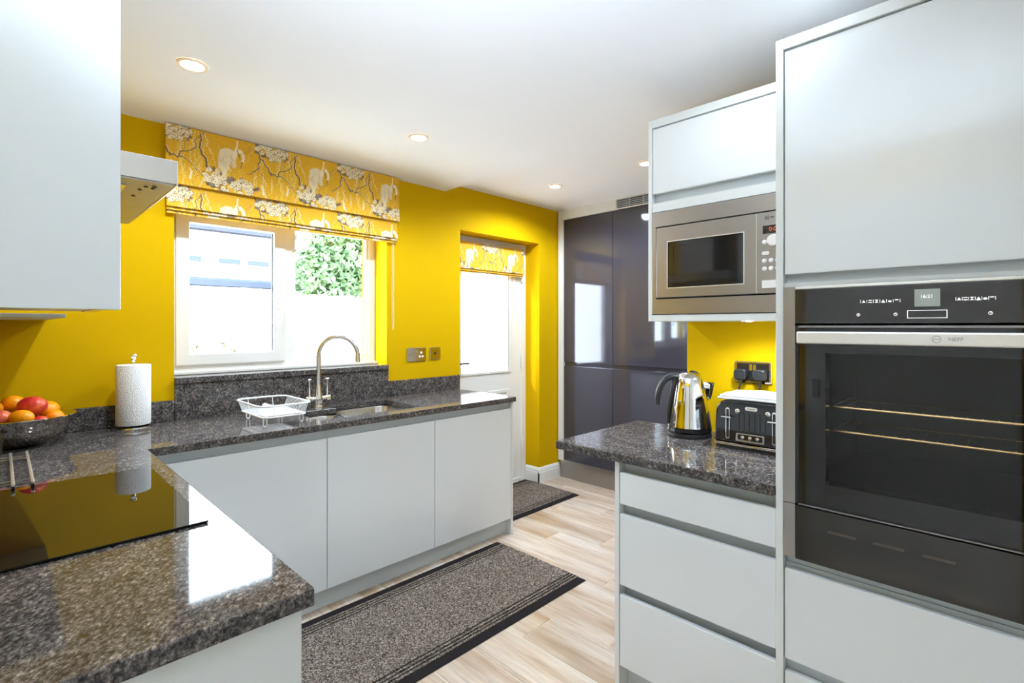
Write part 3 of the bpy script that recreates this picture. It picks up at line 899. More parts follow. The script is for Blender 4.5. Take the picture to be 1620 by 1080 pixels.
# microwave cabinet on the wall
MXF = 1.85
MY0, MY1 = 0.4836, 1.045
MZ0, MZ1 = 1.38, 2.189
t = thing('wall_cabinet', 'pale grey wall cabinet holding the microwave', 'cabinet', (2.0, 0.76, MZ0))
obj('side_panel', bx(MXF - 0.003, 2.203, MY1 - 0.016, MY1, MZ0, MZ1), 'cabinet_panel', t, bevel=0.0015)
obj('side_panel', bx(MXF - 0.003, 2.203, MY0, MY0 + 0.004, MZ0, MZ1), 'cabinet_panel', t)
my0, my1 = MY0 + 0.0045, MY1 - 0.0165
obj('top_panel', bx(MXF - 0.003, 2.203, my0, my1, 2.157, MZ1), 'cabinet_panel', t, bevel=0.0015)
obj('bottom_panel', bx(MXF - 0.003, 2.203, my0, my1, MZ0, 1.405), 'cabinet_panel', t, bevel=0.0015)
obj('shelf_panel', bx(MXF, 2.203, my0, my1, 1.817, 1.853), 'cabinet_panel', t)
obj('back_panel', bx(2.15, 2.203, my0, my1, 1.406, 1.816), 'cabinet_panel', t)
obj('handle_rail', bx(MXF + 0.024, MXF + 0.03, my0, my1, 1.8535, 1.93), 'cabinet_rail', t)
obj('door', bx(MXF, MXF + 0.019, my0 + 0.001, my1 - 0.001, 1.891, 2.153), 'cabinet_gloss', t, bevel=0.003)
ul = thing('under_cabinet_light', 'small round light under the microwave cabinet', 'light', (1.97, 0.70, 1.374))
obj('bezel', MB().lathe([(0.030, 0.004), (0.026, 0.0), (0.020, 0.0)], (1.97, 0.70, 1.3755), 20, cap0=False, cap1=False), 'satin_chrome', ul, smooth=True)
obj('lens', MB().cyl((1.97, 0.70, 1.377), 0.021, 0.002, 'Z', 20), 'lamp_lens', ul)
d = bpy.data.lights.new('under_cabinet_lamp', 'SPOT')
d.energy = 7.0; d.color = LAMP_COL; d.spot_size = math.radians(160); d.spot_blend = 0.6; d.shadow_soft_size = 0.025
o = bpy.data.objects.new('lamp', d); COL.objects.link(o); o.parent = ul; o.location = (0, 0, -0.006)
ul = thing('under_cabinet_light', 'small unlit round light under the microwave cabinet beside the oven tower', 'light', (1.97, 0.56, 1.374))
obj('bezel', MB().lathe([(0.030, 0.004), (0.026, 0.0), (0.020, 0.0)], (1.97, 0.56, 1.3755), 20, cap0=False, cap1=False), 'grey_metal', ul, smooth=True)
obj('lens', MB().cyl((1.97, 0.56, 1.377), 0.021, 0.002, 'Z', 20), 'grey_metal', ul)

mw = thing('microwave', 'built-in brushed steel microwave with white buttons', 'microwave', (1.95, 0.76, 1.406))
fy0, fy1, fz0, fz1 = my0 + 0.001, my1 - 0.001, 1.408, 1.814
by0, by1, bz0, bz1 = 0.512, 1.004, 1.473, 1.750
obj('trim_frame', MB().cells([fy0, by0 - 0.005, by1 + 0.005, fy1], [fz0, bz0 - 0.005, bz1 + 0.005, fz1],
    lambda y, z: not (by0 - 0.005 < y < by1 + 0.005 and bz0 - 0.005 < z < bz1 + 0.005), MXF - 0.006, MXF + 0.02, 'X'), 'brushed_steel', mw, bevel=0.0015)
obj('body', bx(MXF + 0.012, 2.14, by0 - 0.004, by1 + 0.004, bz0 - 0.004, bz1 + 0.004), 'dark_gap', mw)
PY = 0.625
wy0, wy1, wz0, wz1 = 0.668, 0.955, 1.511, 1.690
md = obj('microwave_door', MB().cells([PY + 0.001, wy0, wy1, by1], [bz0, wz0, wz1, bz1], lambda y, z: not (wy0 < y < wy1 and wz0 < z < wz1), MXF - 0.012, MXF + 0.0115, 'X'), 'brushed_steel', mw, bevel=0.0015)
obj('window_frame', MB().cells([wy0 + 0.0005, wy0 + 0.022, wy1 - 0.022, wy1 - 0.0005], [wz0 + 0.0005, wz0 + 0.02, wz1 - 0.02, wz1 - 0.0005],
    lambda y, z: not (wy0 + 0.022 < y < wy1 - 0.022 and wz0 + 0.02 < z < wz1 - 0.02), MXF - 0.0095, MXF + 0.005, 'X'), 'black_gloss', md)
obj('window_rim', MB().cells([wy0 - 0.003, wy0, wy1, wy1 + 0.003], [wz0 - 0.003, wz0, wz1, wz1 + 0.003], lambda y, z: not (wy0 < y < wy1 and wz0 < z < wz1), MXF - 0.0135, MXF - 0.0121, 'X'), 'bright_steel', md)
obj('window_pane', bx(MXF - 0.008, MXF - 0.002, wy0 + 0.0222, wy1 - 0.0222, wz0 + 0.0202, wz1 - 0.0202), 'black_gloss', md)
obj('control_panel', bx(MXF - 0.012, MXF + 0.0115, by0, PY - 0.001, bz0, bz1), 'brushed_steel', mw, bevel=0.0015)
obj('door_seam', bx(MXF - 0.0125, MXF + 0.0115, PY - 0.0008, PY + 0.0008, bz0, bz1), 'bright_steel', mw)
mp = MXF - 0.012
obj('display', bx(mp - 0.001, mp + 0.002, 0.530, 0.604, 1.676, 1.704), 'display_dark', mw)
text_part('clock_digits', '0:00', 0.02, (mp - 0.0014, 0.567, 1.690), (0, -1, 0), (0, 0, 1), 'display_red', mw, 0.0002)
mb = MB()
for a, b, c_, d in ((0.584, 0.597, 1.724, 1.7255), (0.584, 0.597, 1.735, 1.7365), (0.584, 0.5855, 1.724, 1.7365), (0.5955, 0.597, 1.724, 1.7365), (0.587, 0.594, 1.729, 1.732), (0.568, 0.580, 1.729, 1.732)):
    mb.box(mp - 0.0006, mp + 0.0002, a, b, c_, d)
obj('symbol', mb, 'black_satin', mw)
obj('dial', MB().lathe([(0.021, 0), (0.020, -0.014), (0.017, -0.017)], (mp, 0.567, 1.650), 24, 'X'), 'white_plastic', mw, smooth=True)
for y, z in ((0.598, 1.648), (0.598, 1.584), (0.577, 1.584), (0.598, 1.557), (0.577, 1.557), (0.556, 1.584), (0.556, 1.557)):
    obj('button', MB().lathe([(0.0078, 0), (0.0075, -0.003), (0.005, -0.0045)], (mp, y, z), 16, 'X'), 'white_plastic', mw, smooth=True)
obj('button', MB().prism(rrect(0.582, 0.606, 1.603, 1.616, 0.006), mp - 0.004, mp, 'X'), 'white_plastic', mw, bevel=0.001)
obj('door_button', bx(mp - 0.006, mp, 0.530, 0.605, 1.490, 1.517), 'white_plastic', mw, bevel=0.001)

# ------------------------------------------------------------------ dark tall units
t = thing('tall_unit', 'pale grey frame around the dark gloss tall units', 'cabinet', (3.8, 2.3, 0.0))
obj('end_panel', bx(XF - 0.012, 4.19, 2.848, 2.903, 0.16, 2.399), 'cabinet_panel', t, bevel=0.001)
obj('top_panel', bx(XF - 0.012, 4.19, 2.301, 2.8475, 2.312, 2.399), 'cabinet_panel', t)
obj('plinth_panel', bx(XF + 0.02, XF + 0.036, 1.60, 2.903, 0.0, 0.158), 'brushed_steel', t)
vt_ = thing('air_vent', 'grey slatted air vent above the dark tall units', 'vent', (3.56, 1.95, 2.312))
obj('backing', bx(XF + 0.005, XF + 0.012, 1.601, 2.30, 2.313, 2.398), 'dark_gap', vt_)
obj('frame', MB().cells([1.601, 1.613, 2.291, 2.30], [2.313, 2.322, 2.391, 2.398], lambda y, z: not (1.613 < y < 2.291 and 2.322 < z < 2.391), XF - 0.012, XF + 0.0045, 'X'), 'cabinet_panel', vt_)
for i in range(4):
    z = 2.334 + i * 0.0145
    obj('slat', bx(XF - 0.008, XF + 0.004, 1.6135, 2.2905, z - 0.0022, z + 0.0022), 'plinth_grey', vt_)
for i in range(4):
    y = 2.17 - i * 0.125
    obj('divider', bx(XF - 0.0105, XF - 0.0082, y - 0.003, y + 0.003, 2.3225, 2.3905), 'plinth_grey', vt_)
gf = 'dark gloss tall units'
for lb, y0, y1 in (('dark graphite gloss tall fridge unit beside the yellow wall', 2.335, 2.847), ('dark graphite gloss tall unit partly hidden by the microwave cabinet', 1.60, 2.335)):
    t = thing('fridge_unit', lb, 'cabinet', (3.8, (y0 + y1) / 2, 0.16), gf)
    obj('carcass', bx(XF + 0.022, 4.19, y0 + 0.001, y1 - 0.001, 0.16, 2.31), 'dark_gap', t)
    obj('door', bx(XF, XF + 0.02, y0 + 0.0015, y1 - 0.0015, 1.042, 2.308), 'graphite_gloss', t, bevel=0.002, label='upper door')
    obj('door', bx(XF, XF + 0.02, y0 + 0.0015, y1 - 0.0015, 0.165, 1.008), 'graphite_gloss', t, bevel=0.002, label='lower door')
    obj('handle_rail', bx(XF + 0.016, XF + 0.0215, y0 + 0.0015, y1 - 0.0015, 1.0085, 1.0415), 'graphite_gloss', t)

# ------------------------------------------------------------------ ceiling downlights
def downlight(x, y, z, label, watts=1.0):
    t = thing('downlight', label, 'ceiling light', (x, y, z), 'recessed ceiling downlights')
    obj('bezel', MB().lathe([(0.052, -0.0005), (0.050, -0.006), (0.040, -0.007), (0.038, -0.002)], (x, y, z), 32, cap0=False, cap1=False), 'lamp_bezel', t, smooth=True)
    obj('lens', MB().lathe([(0.0385, -0.0005), (0.0385, -0.003), (0.02, -0.0045)], (x, y, z), 28), 'lamp_lens', t, smooth=True)
    d = bpy.data.lights.new('downlight_lamp', 'SPOT')
    d.spot_size = math.radians(165)
    d.spot_blend = 0.5
    d.energy = LAMP_W * watts
    d.color = LAMP_COL
    d.shadow_soft_size = 0.04
    o = bpy.data.objects.new('lamp', d)
    COL.objects.link(o)
    o.parent = t
    o.location = (0, 0, -0.012)
downlight(0.506, 2.18, ZC, 'round ceiling light in front of the flowery window blind')
downlight(1.522, 2.18, ZC, 'round ceiling light above the sink cabinet beyond the window blind')
downlight(1.53, 0.52, ZC, 'round ceiling light above the oven tower, at the top of the picture', 0.2)
downlight(2.89, 2.40, ZC2, 'round ceiling light near the back door on the raised ceiling', 1.25)
downlight(2.89, 1.65, ZC2, 'round ceiling light half hidden by the microwave cabinet', 1.25)

# ------------------------------------------------------------------ printed blinds
PERIOD, QH, RES = 0.465, 0.46, 0.00125
def make_print():
    """generic branch, blossom and wading bird print on an ochre ground, as a repeating tile"""
    rng = np.random.default_rng(5)
    nx, nq = int(PERIOD / RES), int(QH / RES)
    P, Q = np.meshgrid((np.arange(nx) + 0.5) * RES, (np.arange(nq) + 0.5) * RES)
    ground = np.array(lin(224, 172, 48)[:3])
    img = np.ones((nq, nx, 3)) * ground
    img *= (1 + 0.05 * rng.standard_normal((nq, nx, 1)))
    cream = np.array(lin(240, 222, 184)[:3]); pale = np.array(lin(236, 206, 112)[:3])
    dark = np.array(lin(112, 92, 74)[:3]); grey = np.array(lin(168, 152, 134)[:3])
    def wrap(cx, cy):
        dx = (P - cx + PERIOD / 2) % PERIOD - PERIOD / 2
        dy = (Q - cy + QH / 2) % QH - QH / 2
        return dx, dy
    def blend(mask, col, a=1.0):
        k = (np.clip(mask, 0, 1) * a)[..., None]
        img[:] = img * (1 - k) + col * k
    def ell(cx, cy, rx, ry, col, rot=0.0, a=1.0):
        dx, dy = wrap(cx, cy)
        c, s = math.cos(rot), math.sin(rot)
        u, v = dx * c + dy * s, -dx * s + dy * c
        d = np.sqrt((u / rx) ** 2 + (v / ry) ** 2)
        blend((1 - d) * min(rx, ry) / RES + 0.5, col, a)
    def line(pts, w, col, w2=None, a=1.0):
        w2 = w if w2 is None else w2
        n = len(pts) - 1
        for i in range(n):
            (x0, y0), (x1, y1) = pts[i], pts[i + 1]
            dx, dy = wrap((x0 + x1) / 2, (y0 + y1) / 2)
            ex, ey = x1 - x0, y1 - y0
            L2 = ex * ex + ey * ey + 1e-12
            t = np.clip((dx * ex + dy * ey) / L2, -0.5, 0.5)
            d = np.hypot(dx - t * ex, dy - t * ey)
            ww = w + (w2 - w) * (i / max(1, n))
            blend((ww / 2 - d) / RES + 0.5, col, a)
    def wob(pts, amp=0.004, k=3):
        out = []
        for a, b in zip(pts, pts[1:]):
            for i in range(k):
                t = i / k
                out.append((a[0] + (b[0] - a[0]) * t + rng.normal(0, amp) * (i > 0), a[1] + (b[1] - a[1]) * t + rng.normal(0, amp) * (i > 0)))
        return out + [pts[-1]]
    # hanging strings of catkins
    for k in range(60):
        x, y = rng.uniform(0, PERIOD), rng.uniform(-0.02, 0.30)
        ln, bend = rng.uniform(0.05, 0.13), rng.uniform(-0.35, 0.35)
        pts = [(x + bend * (t ** 2) * ln, y + t * ln) for t in np.linspace(0, 1, 6)]
        line(pts, 0.0013, dark if k % 3 == 0 else pale, a=0.7)
        for t in np.linspace(0.15, 1, int(ln / 0.011)):
            ell(x + bend * t * t * ln + rng.normal(0, 0.003), y + t * ln, 0.0030, 0.0036, pale if k % 4 else cream)
    # branches with a light edge
    branches = [
        ([(0.003, 0.116), (0.016, 0.152), (0.056, 0.150), (0.063, 0.124), (0.105, 0.108), (0.129, 0.084), (0.124, 0.053), (0.169, 0.008)], 0.0065, 0.003),
        ([(0.147, 0.018), (0.147, 0.055), (0.151, 0.103), (0.173, 0.155), (0.187, 0.200)], 0.006, 0.009),
        ([(0.105, 0.041), (0.084, 0.067), (0.080, 0.108)], 0.003, 0.003),
        ([(0.364, 0.172), (0.401, 0.151), (0.423, 0.124), (0.426, 0.071), (0.409, 0.031), (0.401, -0.01)], 0.004, 0.008),
        ([(0.426, 0.071), (0.447, 0.095), (0.468, 0.116)], 0.005, 0.006),
        ([(0.060, 0.149), (0.094, 0.161), (0.122, 0.191), (0.144, 0.207)], 0.004, 0.002),
        ([(0.02, 0.33), (0.08, 0.36), (0.15, 0.355), (0.22, 0.40)], 0.004, 0.003),
        ([(0.28, 0.30), (0.32, 0.36), (0.30, 0.42)], 0.005, 0.003)]
    for pts, w, w2 in branches:
        p = wob(pts)
        line([(a + 0.0025, b - 0.001) for a, b in p], w, cream, w2, 0.85)
        line(p, w, dark, w2)
    # wading bird
    for cx, cy, rx, ry, ro in [(0.268, 0.105, 0.032, 0.044, 0.35), (0.252, 0.150, 0.020, 0.036, 0.1)]: ell(cx, cy, rx, ry, cream * 0.93, ro)
    for k in range(34):
        t = k / 33.0
        x0, y0 = 0.236 + 0.078 * t, 0.074 - 0.020 * math.sin(t * math.pi) + 0.012 * t
        x1, y1 = 0.226 + 0.085 * t + rng.normal(0, 0.003), 0.160 + 0.012 * math.sin(t * 9) - 0.02 * t
        xm, ym = (x0 + x1) / 2 - 0.006, (y0 + y1) / 2
        line([(x0, y0), (xm, ym), (x1, y1)], 0.0036, cream * rng.uniform(0.86, 1.0), 0.0022)
        if k % 3 == 1: line([(x0, y0 + 0.01), (xm, ym), (x1, y1)], 0.0011, grey, a=0.8)
    for k in range(9):
        x1 = 0.230 + 0.0045 * k
        line([(0.252 + 0.003 * k, 0.150), (0.244 + 0.002 * k, 0.195), (x1, 0.236 - 0.002 * k)], 0.0045, cream * rng.uniform(0.86, 1.0), 0.0025)
    line([(0.300, 0.075), (0.313, 0.045), (0.316, 0.012)], 0.010, cream, 0.004)
    line([(0.300, 0.090), (0.312, 0.066), (0.328, 0.060), (0.341, 0.074), (0.345, 0.094), (0.340, 0.110)], 0.019, cream, 0.013)
    ell(0.340, 0.110, 0.009, 0.0075, cream, 0.4)
    line([(0.338, 0.114), (0.332, 0.146)], 0.004, dark, 0.002)
    ell(0.349, 0.107, 0.0016, 0.0016, dark)
    line([(0.314, 0.058), (0.322, 0.082), (0.330, 0.108)], 0.004, dark, 0.002)
    for k in range(6):
        a = rng.uniform(0, 1)
        x0, y0 = 0.232 + 0.07 * rng.uniform(), 0.068 + 0.09 * rng.uniform()
        line([(x0, y0), (x0 + 0.006, y0 + 0.02), (x0 + 0.002, y0 + 0.04)], 0.0016, grey, a=0.7)
    for k in range(10):
        x0, y0 = 0.335 + 0.05 * rng.uniform(), 0.03 + 0.05 * rng.uniform()
        line([(x0 - 0.02, y0 + 0.02), (x0, y0), (x0 + 0.02, y0 - 0.008)], 0.0011, dark, a=0.6)
    # blossom
    def blossom(cx, cy, r):
        ell(cx + 0.003, cy + 0.003, r * 1.05, r * 1.0, dark, a=0.55)
        a0 = rng.uniform(0, 6.28)
        for i in range(5):
            a = a0 + i * 2 * math.pi / 5
            ell(cx + 0.58 * r * math.cos(a), cy + 0.58 * r * math.sin(a), r * 0.52, r * 0.46, cream * rng.uniform(0.88, 1.0), a)
        for i in range(3):
            a = rng.uniform(0, 6.28)
            ell(cx + 0.3 * r * math.cos(a), cy + 0.3 * r * math.sin(a), 0.0022, 0.0016, dark, a, 0.9)
    def cluster(cx, cy, rx, ry, n):
        for k in range(n):
            a, q = rng.uniform(0, 6.28), math.sqrt(rng.uniform())
            ell(cx + rx * 1.08 * q * math.cos(a), cy + ry * 1.1 * q * math.sin(a), 0.013, 0.007, (grey * 0.6) if k % 2 else dark, rng.uniform(0, 3), 0.9)
        for k in range(n):
            a, q = rng.uniform(0, 6.28), math.sqrt(rng.uniform())
            if k % 6 == 5: ell(cx + rx * q * math.cos(a), cy + ry * q * math.sin(a), 0.008, 0.004, dark, rng.uniform(0, 3), 0.85)
            blossom(cx + rx * q * math.cos(a), cy + ry * q * math.sin(a), rng.uniform(0.0085, 0.0125))
    cluster(0.025, 0.030, 0.085, 0.040, 40)
    cluster(0.200, 0.222, 0.042, 0.044, 20)
    cluster(0.305, 0.248, 0.100, 0.042, 40)
    line([(0.10, 0.25), (0.107, 0.215), (0.10, 0.20)], 0.009, cream, 0.003)
    line([(0.44, 0.27), (0.437, 0.235), (0.43, 0.22)], 0.009, cream, 0.003)
    return np.clip(img, 0, 1)
PRINT = make_print()

def fabric(name, parent, x0, x1, q0, q1, ztop, yfun, poff=0.0, qoff=0.0, step=0.0025, thick=0.002):
    nx, nq = max(2, int((x1 - x0) / step)), max(3, int((q1 - q0) / step))
    xs, qs = np.linspace(x0, x1, nx + 1), np.linspace(q0, q1, nq + 1)
    Xg, Qg = np.meshgrid(xs, qs)
    off = ORIGIN[parent.name]
    Yg = yfun(Xg, Qg)
    co = np.stack([Xg - off.x, Yg - off.y, ztop - Qg - off.z], -1).reshape(-1, 3)
    idx = np.arange((nx + 1) * (nq + 1)).reshape(nq + 1, nx + 1)
    fc = np.stack([idx[:-1, :-1], idx[1:, :-1], idx[1:, 1:], idx[:-1, 1:]], -1).reshape(-1, 4)
    me = bpy.data.meshes.new(name)
    me.from_pydata(co.tolist(), [], fc.tolist())
    at = me.color_attributes.new('print', 'FLOAT_COLOR', 'POINT')
    pi = (((Xg - x0 + poff) % PERIOD) / RES).astype(int) % PRINT.shape[1]
    qi = (((Qg + qoff) % QH) / RES).astype(int) % PRINT.shape[0]
    c = PRINT[qi, pi].reshape(-1, 3)
    at.data.foreach_set('color', np.concatenate([c, np.ones((len(c), 1))], 1).astype(np.float32).ravel())
    me.polygons.foreach_set('use_smooth', [True] * len(me.polygons))
    me.materials.append(MATS['printed_fabric'])
    o = bpy.data.objects.new(name, me)
    COL.objects.link(o)
    o.parent = parent
    s = o.modifiers.new('cloth', 'SOLIDIFY'); s.thickness = thick; s.offset = -1
    return o

def cord(name, parent, x, y, z0, z1):
    obj(name, MB().tube([(x, y, z0), (x, y, z1 + 0.06), (x + 0.003, y - 0.003, z1 + 0.02), (x + 0.006, y, z1), (x + 0.010, y - 0.002, z1 + 0.02), (x + 0.012, y, z1 + 0.06), (x + 0.012, y, z0)], 0.0012, 5), 'white_plastic', parent)

BX0, BX1 = 0.556, 1.848
bl = thing('roman_blind', 'folded ochre roman blind with white birds and blossom over the window', 'blind', (1.2, 2.88, 1.91), 'ochre blossom roman blinds')
fabric('upper_panel', bl, BX0, BX1, 0.0, 0.287, 2.336, lambda x, q: 2.872 - 0.012 * (q / 0.29) ** 2 + 0.0015 * np.sin(x * 9 + q * 7))
fabric('lower_fold', bl, BX0 + 0.004, BX1 - 0.004, 0.255, 0.397, 2.336, lambda x, q: 2.884 - 0.012 * ((q - 0.255) / 0.14) ** 2 + 0.0015 * np.sin(x * 8), 0.0, 0.46 - 0.297)
fabric('hem', bl, BX0 + 0.006, BX1 - 0.006, 0.385, 0.412, 2.336, lambda x, q: 2.888 - 0.006 * ((q - 0.385) / 0.027), 0.0, 0.27)
fabric('hem', bl, BX0 + 0.008, BX1 - 0.008, 0.395, 0.427, 2.336, lambda x, q: 2.899 - 0.006 * ((q - 0.395) / 0.03), 0.05, 0.20)
obj('lining', bx(BX0 + 0.01, BX1 - 0.01, 2.9005, 2.9025, 1.925, 2.30), 'fabric_lining', bl)
obj('head_rail', bx(BX0 + 0.002, BX1 - 0.002, 2.878, 2.9185, 2.305, 2.3365), 'fabric_lining', bl)
cord('pull_cord', bl, 1.822, 2.91, 1.92, 1.335)
b2_ = thing('roman_blind', 'small ochre roman blind with birds on the back door', 'blind', (2.83, 3.05, 1.79), 'ochre blossom roman blinds')
dy = 3.046
fabric('upper_panel', b2_, 2.445, 3.232, 0.0, 0.212, 2.028, lambda x, q: dy - 0.010 * (q / 0.21) ** 2, 0.10, 0.005)
fabric('hem', b2_, 2.447, 3.230, 0.195, 0.228, 2.028, lambda x, q: dy + 0.004 - 0.006 * ((q - 0.195) / 0.033), 0.10, 0.20)
fabric('hem', b2_, 2.449, 3.228, 0.205, 0.242, 2.028, lambda x, q: dy + 0.012 - 0.006 * ((q - 0.205) / 0.037), 0.15, 0.26)
obj('lining', bx(2.455, 3.222, dy + 0.014, dy + 0.016, 1.82, 2.0), 'fabric_lining', b2_)
obj('head_rail', bx(2.447, 3.230, dy + 0.004, 3.0785, 2.0, 2.0285), 'fabric_lining', b2_)
cord('pull_cord', b2_, 3.135, dy + 0.025, 1.80, 1.45)

# ------------------------------------------------------------------ sockets
def wall_plate(name, label, x0, x1, z0, z1, kind):
    t = thing(name, label, 'socket', ((x0 + x1) / 2, YB, z0))
    obj('face_plate', MB().prism(rrect(x0, x1, z0, z1, 0.006, 3), YB - 0.007, YB - 0.0005, 'Y'), 'polished_steel', t, bevel=0.002)
    y = YB - 0.007
    xc, zc = (x0 + x1) / 2, (z0 + z1) / 2
    if kind == 'cooker':
        for x in (xc - 0.004, xc + 0.012): obj('rocker_switch', bx(x - 0.006, x + 0.006, y - 0.005, y + 0.001, zc + 0.006, zc + 0.027), 'chrome', t, bevel=0.001)
        for (a, b) in ((0.036, 0.012), (0.024, -0.014), (0.048, -0.014)): obj('socket_hole', MB().lathe([(0.0078, 0), (0.0078, -0.003), (0.003, -0.003)], (xc + a, y, zc + b), 14, 'Y'), 'white_plastic', t)
        obj('screw', MB().cyl((xc - 0.06, y - 0.001, zc), 0.003, 0.0015, 'Y', 10), 'black_satin', t)
        obj('screw', MB().cyl((xc - 0.035, y - 0.001, zc + 0.006), 0.0025, 0.0015, 'Y', 10), 'black_satin', t)
    else:
        obj('flex_outlet', MB().lathe([(0.008, 0), (0.008, -0.003), (0.004, -0.003)], (xc, y, zc), 14, 'Y'), 'black_satin', t)
        for s in (-1, 1): obj('screw', MB().cyl((xc + s * 0.033, y - 0.001, zc), 0.003, 0.0015, 'Y', 10), 'chrome', t)
    return t
wall_plate('switched_socket', 'wide chrome switched socket on yellow wall beside the window', 1.941, 2.096, 1.118, 1.213, 'cooker')
wall_plate('outlet_plate', 'small square chrome outlet plate on yellow wall nearest the back door', 2.130, 2.222, 1.124, 1.212, 'flex')

t = thing('double_socket', 'black nickel double socket above the toaster', 'socket', (2.17, 0.75, 1.122))
sx = XR0 - 0.0005
obj('face_plate', MB().prism(rrect(0.6875, 0.8355, 1.122, 1.214, 0.006, 3), sx - 0.008, sx, 'X'), 'polished_steel', t, bevel=0.003)
obj('insert', bx(sx - 0.0086, sx - 0.0081, 0.6975, 0.8255, 1.132, 1.206), 'black_gloss', t)
for y in (0.7685, 0.7535):
    obj('rocker_switch', bx(sx - 0.012, sx - 0.0087, y - 0.006, y + 0.006, 1.176, 1.202), 'chrome', t, bevel=0.001)
def plug(label, y, z, pts):
    p = thing('mains_plug', label, 'plug', (sx - 0.02, y, z - 0.022))
    obj('plug_body', MB().prism(rrect(y - 0.025, y + 0.025, z - 0.022, z + 0.022, 0.014, 4), sx - 0.042, sx - 0.0125, 'X'), 'black_satin', p, bevel=0.004)
    obj('cable_grip', MB().tube([(sx - 0.028, y, z - 0.020), (sx - 0.028, y + pts[0], z - 0.045)], 0.006, 8), 'black_satin', p, smooth=True)
    obj('cable', MB().tube([(sx - 0.028, y + pts[0], z - 0.044), (sx - 0.028, y + pts[1], z - 0.075), (sx - 0.026, y + pts[2], z - 0.14), (sx - 0.026, y + pts[2], z - 0.20), (sx - 0.03, y + pts[2], z - 0.245)], 0.0035, 8), 'black_satin', p, smooth=True)
plug('black mains plug nearest the kettle in the double socket', 0.8025, 1.160, (0.002, 0.010, 0.016))
plug('black mains plug nearest the oven tower in the double socket', 0.7265, 1.160, (0.0, 0.002, 0.0))

# ------------------------------------------------------------------ tap
TXc, TYc = 1.272, 2.80
tp = thing('mixer_tap', 'chrome swan neck mixer tap with two lever handles', 'tap', (TXc, TYc, ZT))
obj('base', MB().lathe([(0.030, 0.0002), (0.030, 0.006), (0.024, 0.012), (0.022, 0.03), (0.025, 0.042), (0.022, 0.06), (0.017, 0.10), (0.0135, 0.13)], (TXc, TYc, ZT), 24), 'chrome', tp, smooth=True)
dv = Vector((0.78, -0.62, 0)).normalized()
R_ = 0.108
top = Vector((TXc, TYc, ZT + 0.295))
pts = [Vector((TXc, TYc, ZT + 0.12)), Vector((TXc, TYc, ZT + 0.2)), top] + arc(top + dv * R_, R_, math.pi, -0.12, 22, dv, (0, 0, 1))[1:]
pts.append(pts[-1] + Vector((0, 0, -0.02)) + dv * 0.002)
obj('spout', MB().tube(pts, 0.0130, 14), 'satin_chrome', tp, smooth=True)
e = pts[-1]
obj('nozzle', MB().tube([e + Vector((0, 0, 0.002)), e + Vector((0, 0, -0.008))], 0.013, 14), 'chrome', tp, smooth=True)
for s in (-1, 1):
    cx = TXc + s * 0.052
    obj('valve', MB().lathe([(0.012, 0.0), (0.012, 0.030 * s), (0.016, 0.034 * s), (0.016, 0.056 * s), (0.012, 0.060 * s)], (TXc + s * 0.012, TYc, ZT + 0.05), 16, 'X'), 'chrome', tp, smooth=True)
    lv = obj('lever', MB().lathe([(0.0075, 0.0), (0.0055, 0.02), (0.0055, 0.085), (0.009, 0.10), (0.0095, 0.106), (0.004, 0.109)], (cx, TYc - 0.002, ZT + 0.055), 12), 'chrome', tp, smooth=True)

# ------------------------------------------------------------------ dish rack
dr = thing('dish_rack', 'white wire dish rack on the granite drainer', 'dish rack', (0.935, 2.55, ZT))
rx0, rx1, ry0, ry1, rz, bz_ = 0.815, 1.052, 2.375, 2.725, 0.998, 0.944
rim = [(a, b, rz) for a, b in rrect(rx0, rx1, ry0, ry1, 0.045, 6)]
obj('rim', MB().tube(rim, 0.0042, 8, True), 'white_coated_wire', dr, smooth=True)
ins = 0.018
low = [(a, b, bz_) for a, b in rrect(rx0 + ins, rx1 - ins, ry0 + ins, ry1 - ins, 0.035, 6)]
obj('base_ring', MB().tube(low, 0.0034, 8, True), 'white_coated_wire', dr, smooth=True)
mb = MB()
n = 17
for i in range(n):
    t_ = i / (n - 1)
    y = ry0 + 0.05 + t_ * (ry1 - ry0 - 0.10)
    mb.tube([(rx0, y, rz), (rx0 + ins, y, bz_ + 0.004), (rx0 + ins + 0.01, y, bz_), (rx1 - ins - 0.01, y, bz_), (rx1 - ins, y, bz_ + 0.004), (rx1, y, rz)], 0.0016, 5)
for x in (rx0 + 0.06, rx1 - 0.06):
    mb.tube([(x, ry0, rz), (x, ry0 + ins, bz_), (x, ry1 - ins, bz_), (x, ry1, rz)], 0.0018, 5)
o = obj('wires', mb, 'white_coated_wire', dr); o['kind'] = 'stuff'
mb = MB()
for i in range(14):
    y = ry0 + 0.07 + i * 0.014
    mb.tube([(rx0 + 0.095, y, bz_), (rx0 + 0.095, y, bz_ + 0.03), (rx0 + 0.105, y, bz_ + 0.036), (rx0 + 0.115, y, bz_ + 0.03), (rx0 + 0.115, y, bz_)], 0.0016, 5)
o = obj('plate_slots', mb, 'white_coated_wire', dr); o['kind'] = 'stuff'
for x, y in ((0.846, 2.41), (0.868, 2.70), (1.02, 2.43), (1.02, 2.69)):
    obj('leg', MB().tube([(x - 0.008, y, bz_), (x - 0.008, y, ZT + 0.010), (x - 0.005, y, ZT + 0.003), (x + 0.005, y, ZT + 0.003), (x + 0.008, y, ZT + 0.010), (x + 0.008, y, bz_)], 0.0028, 8), 'white_coated_wire', dr, smooth=True)
tr = obj('drip_tray', bx(rx0 + 0.03, rx1 - 0.03, ry0 + 0.03, ry0 + 0.12, bz_ + 0.004, bz_ + 0.008), 'white_plastic', dr, bevel=0.002)

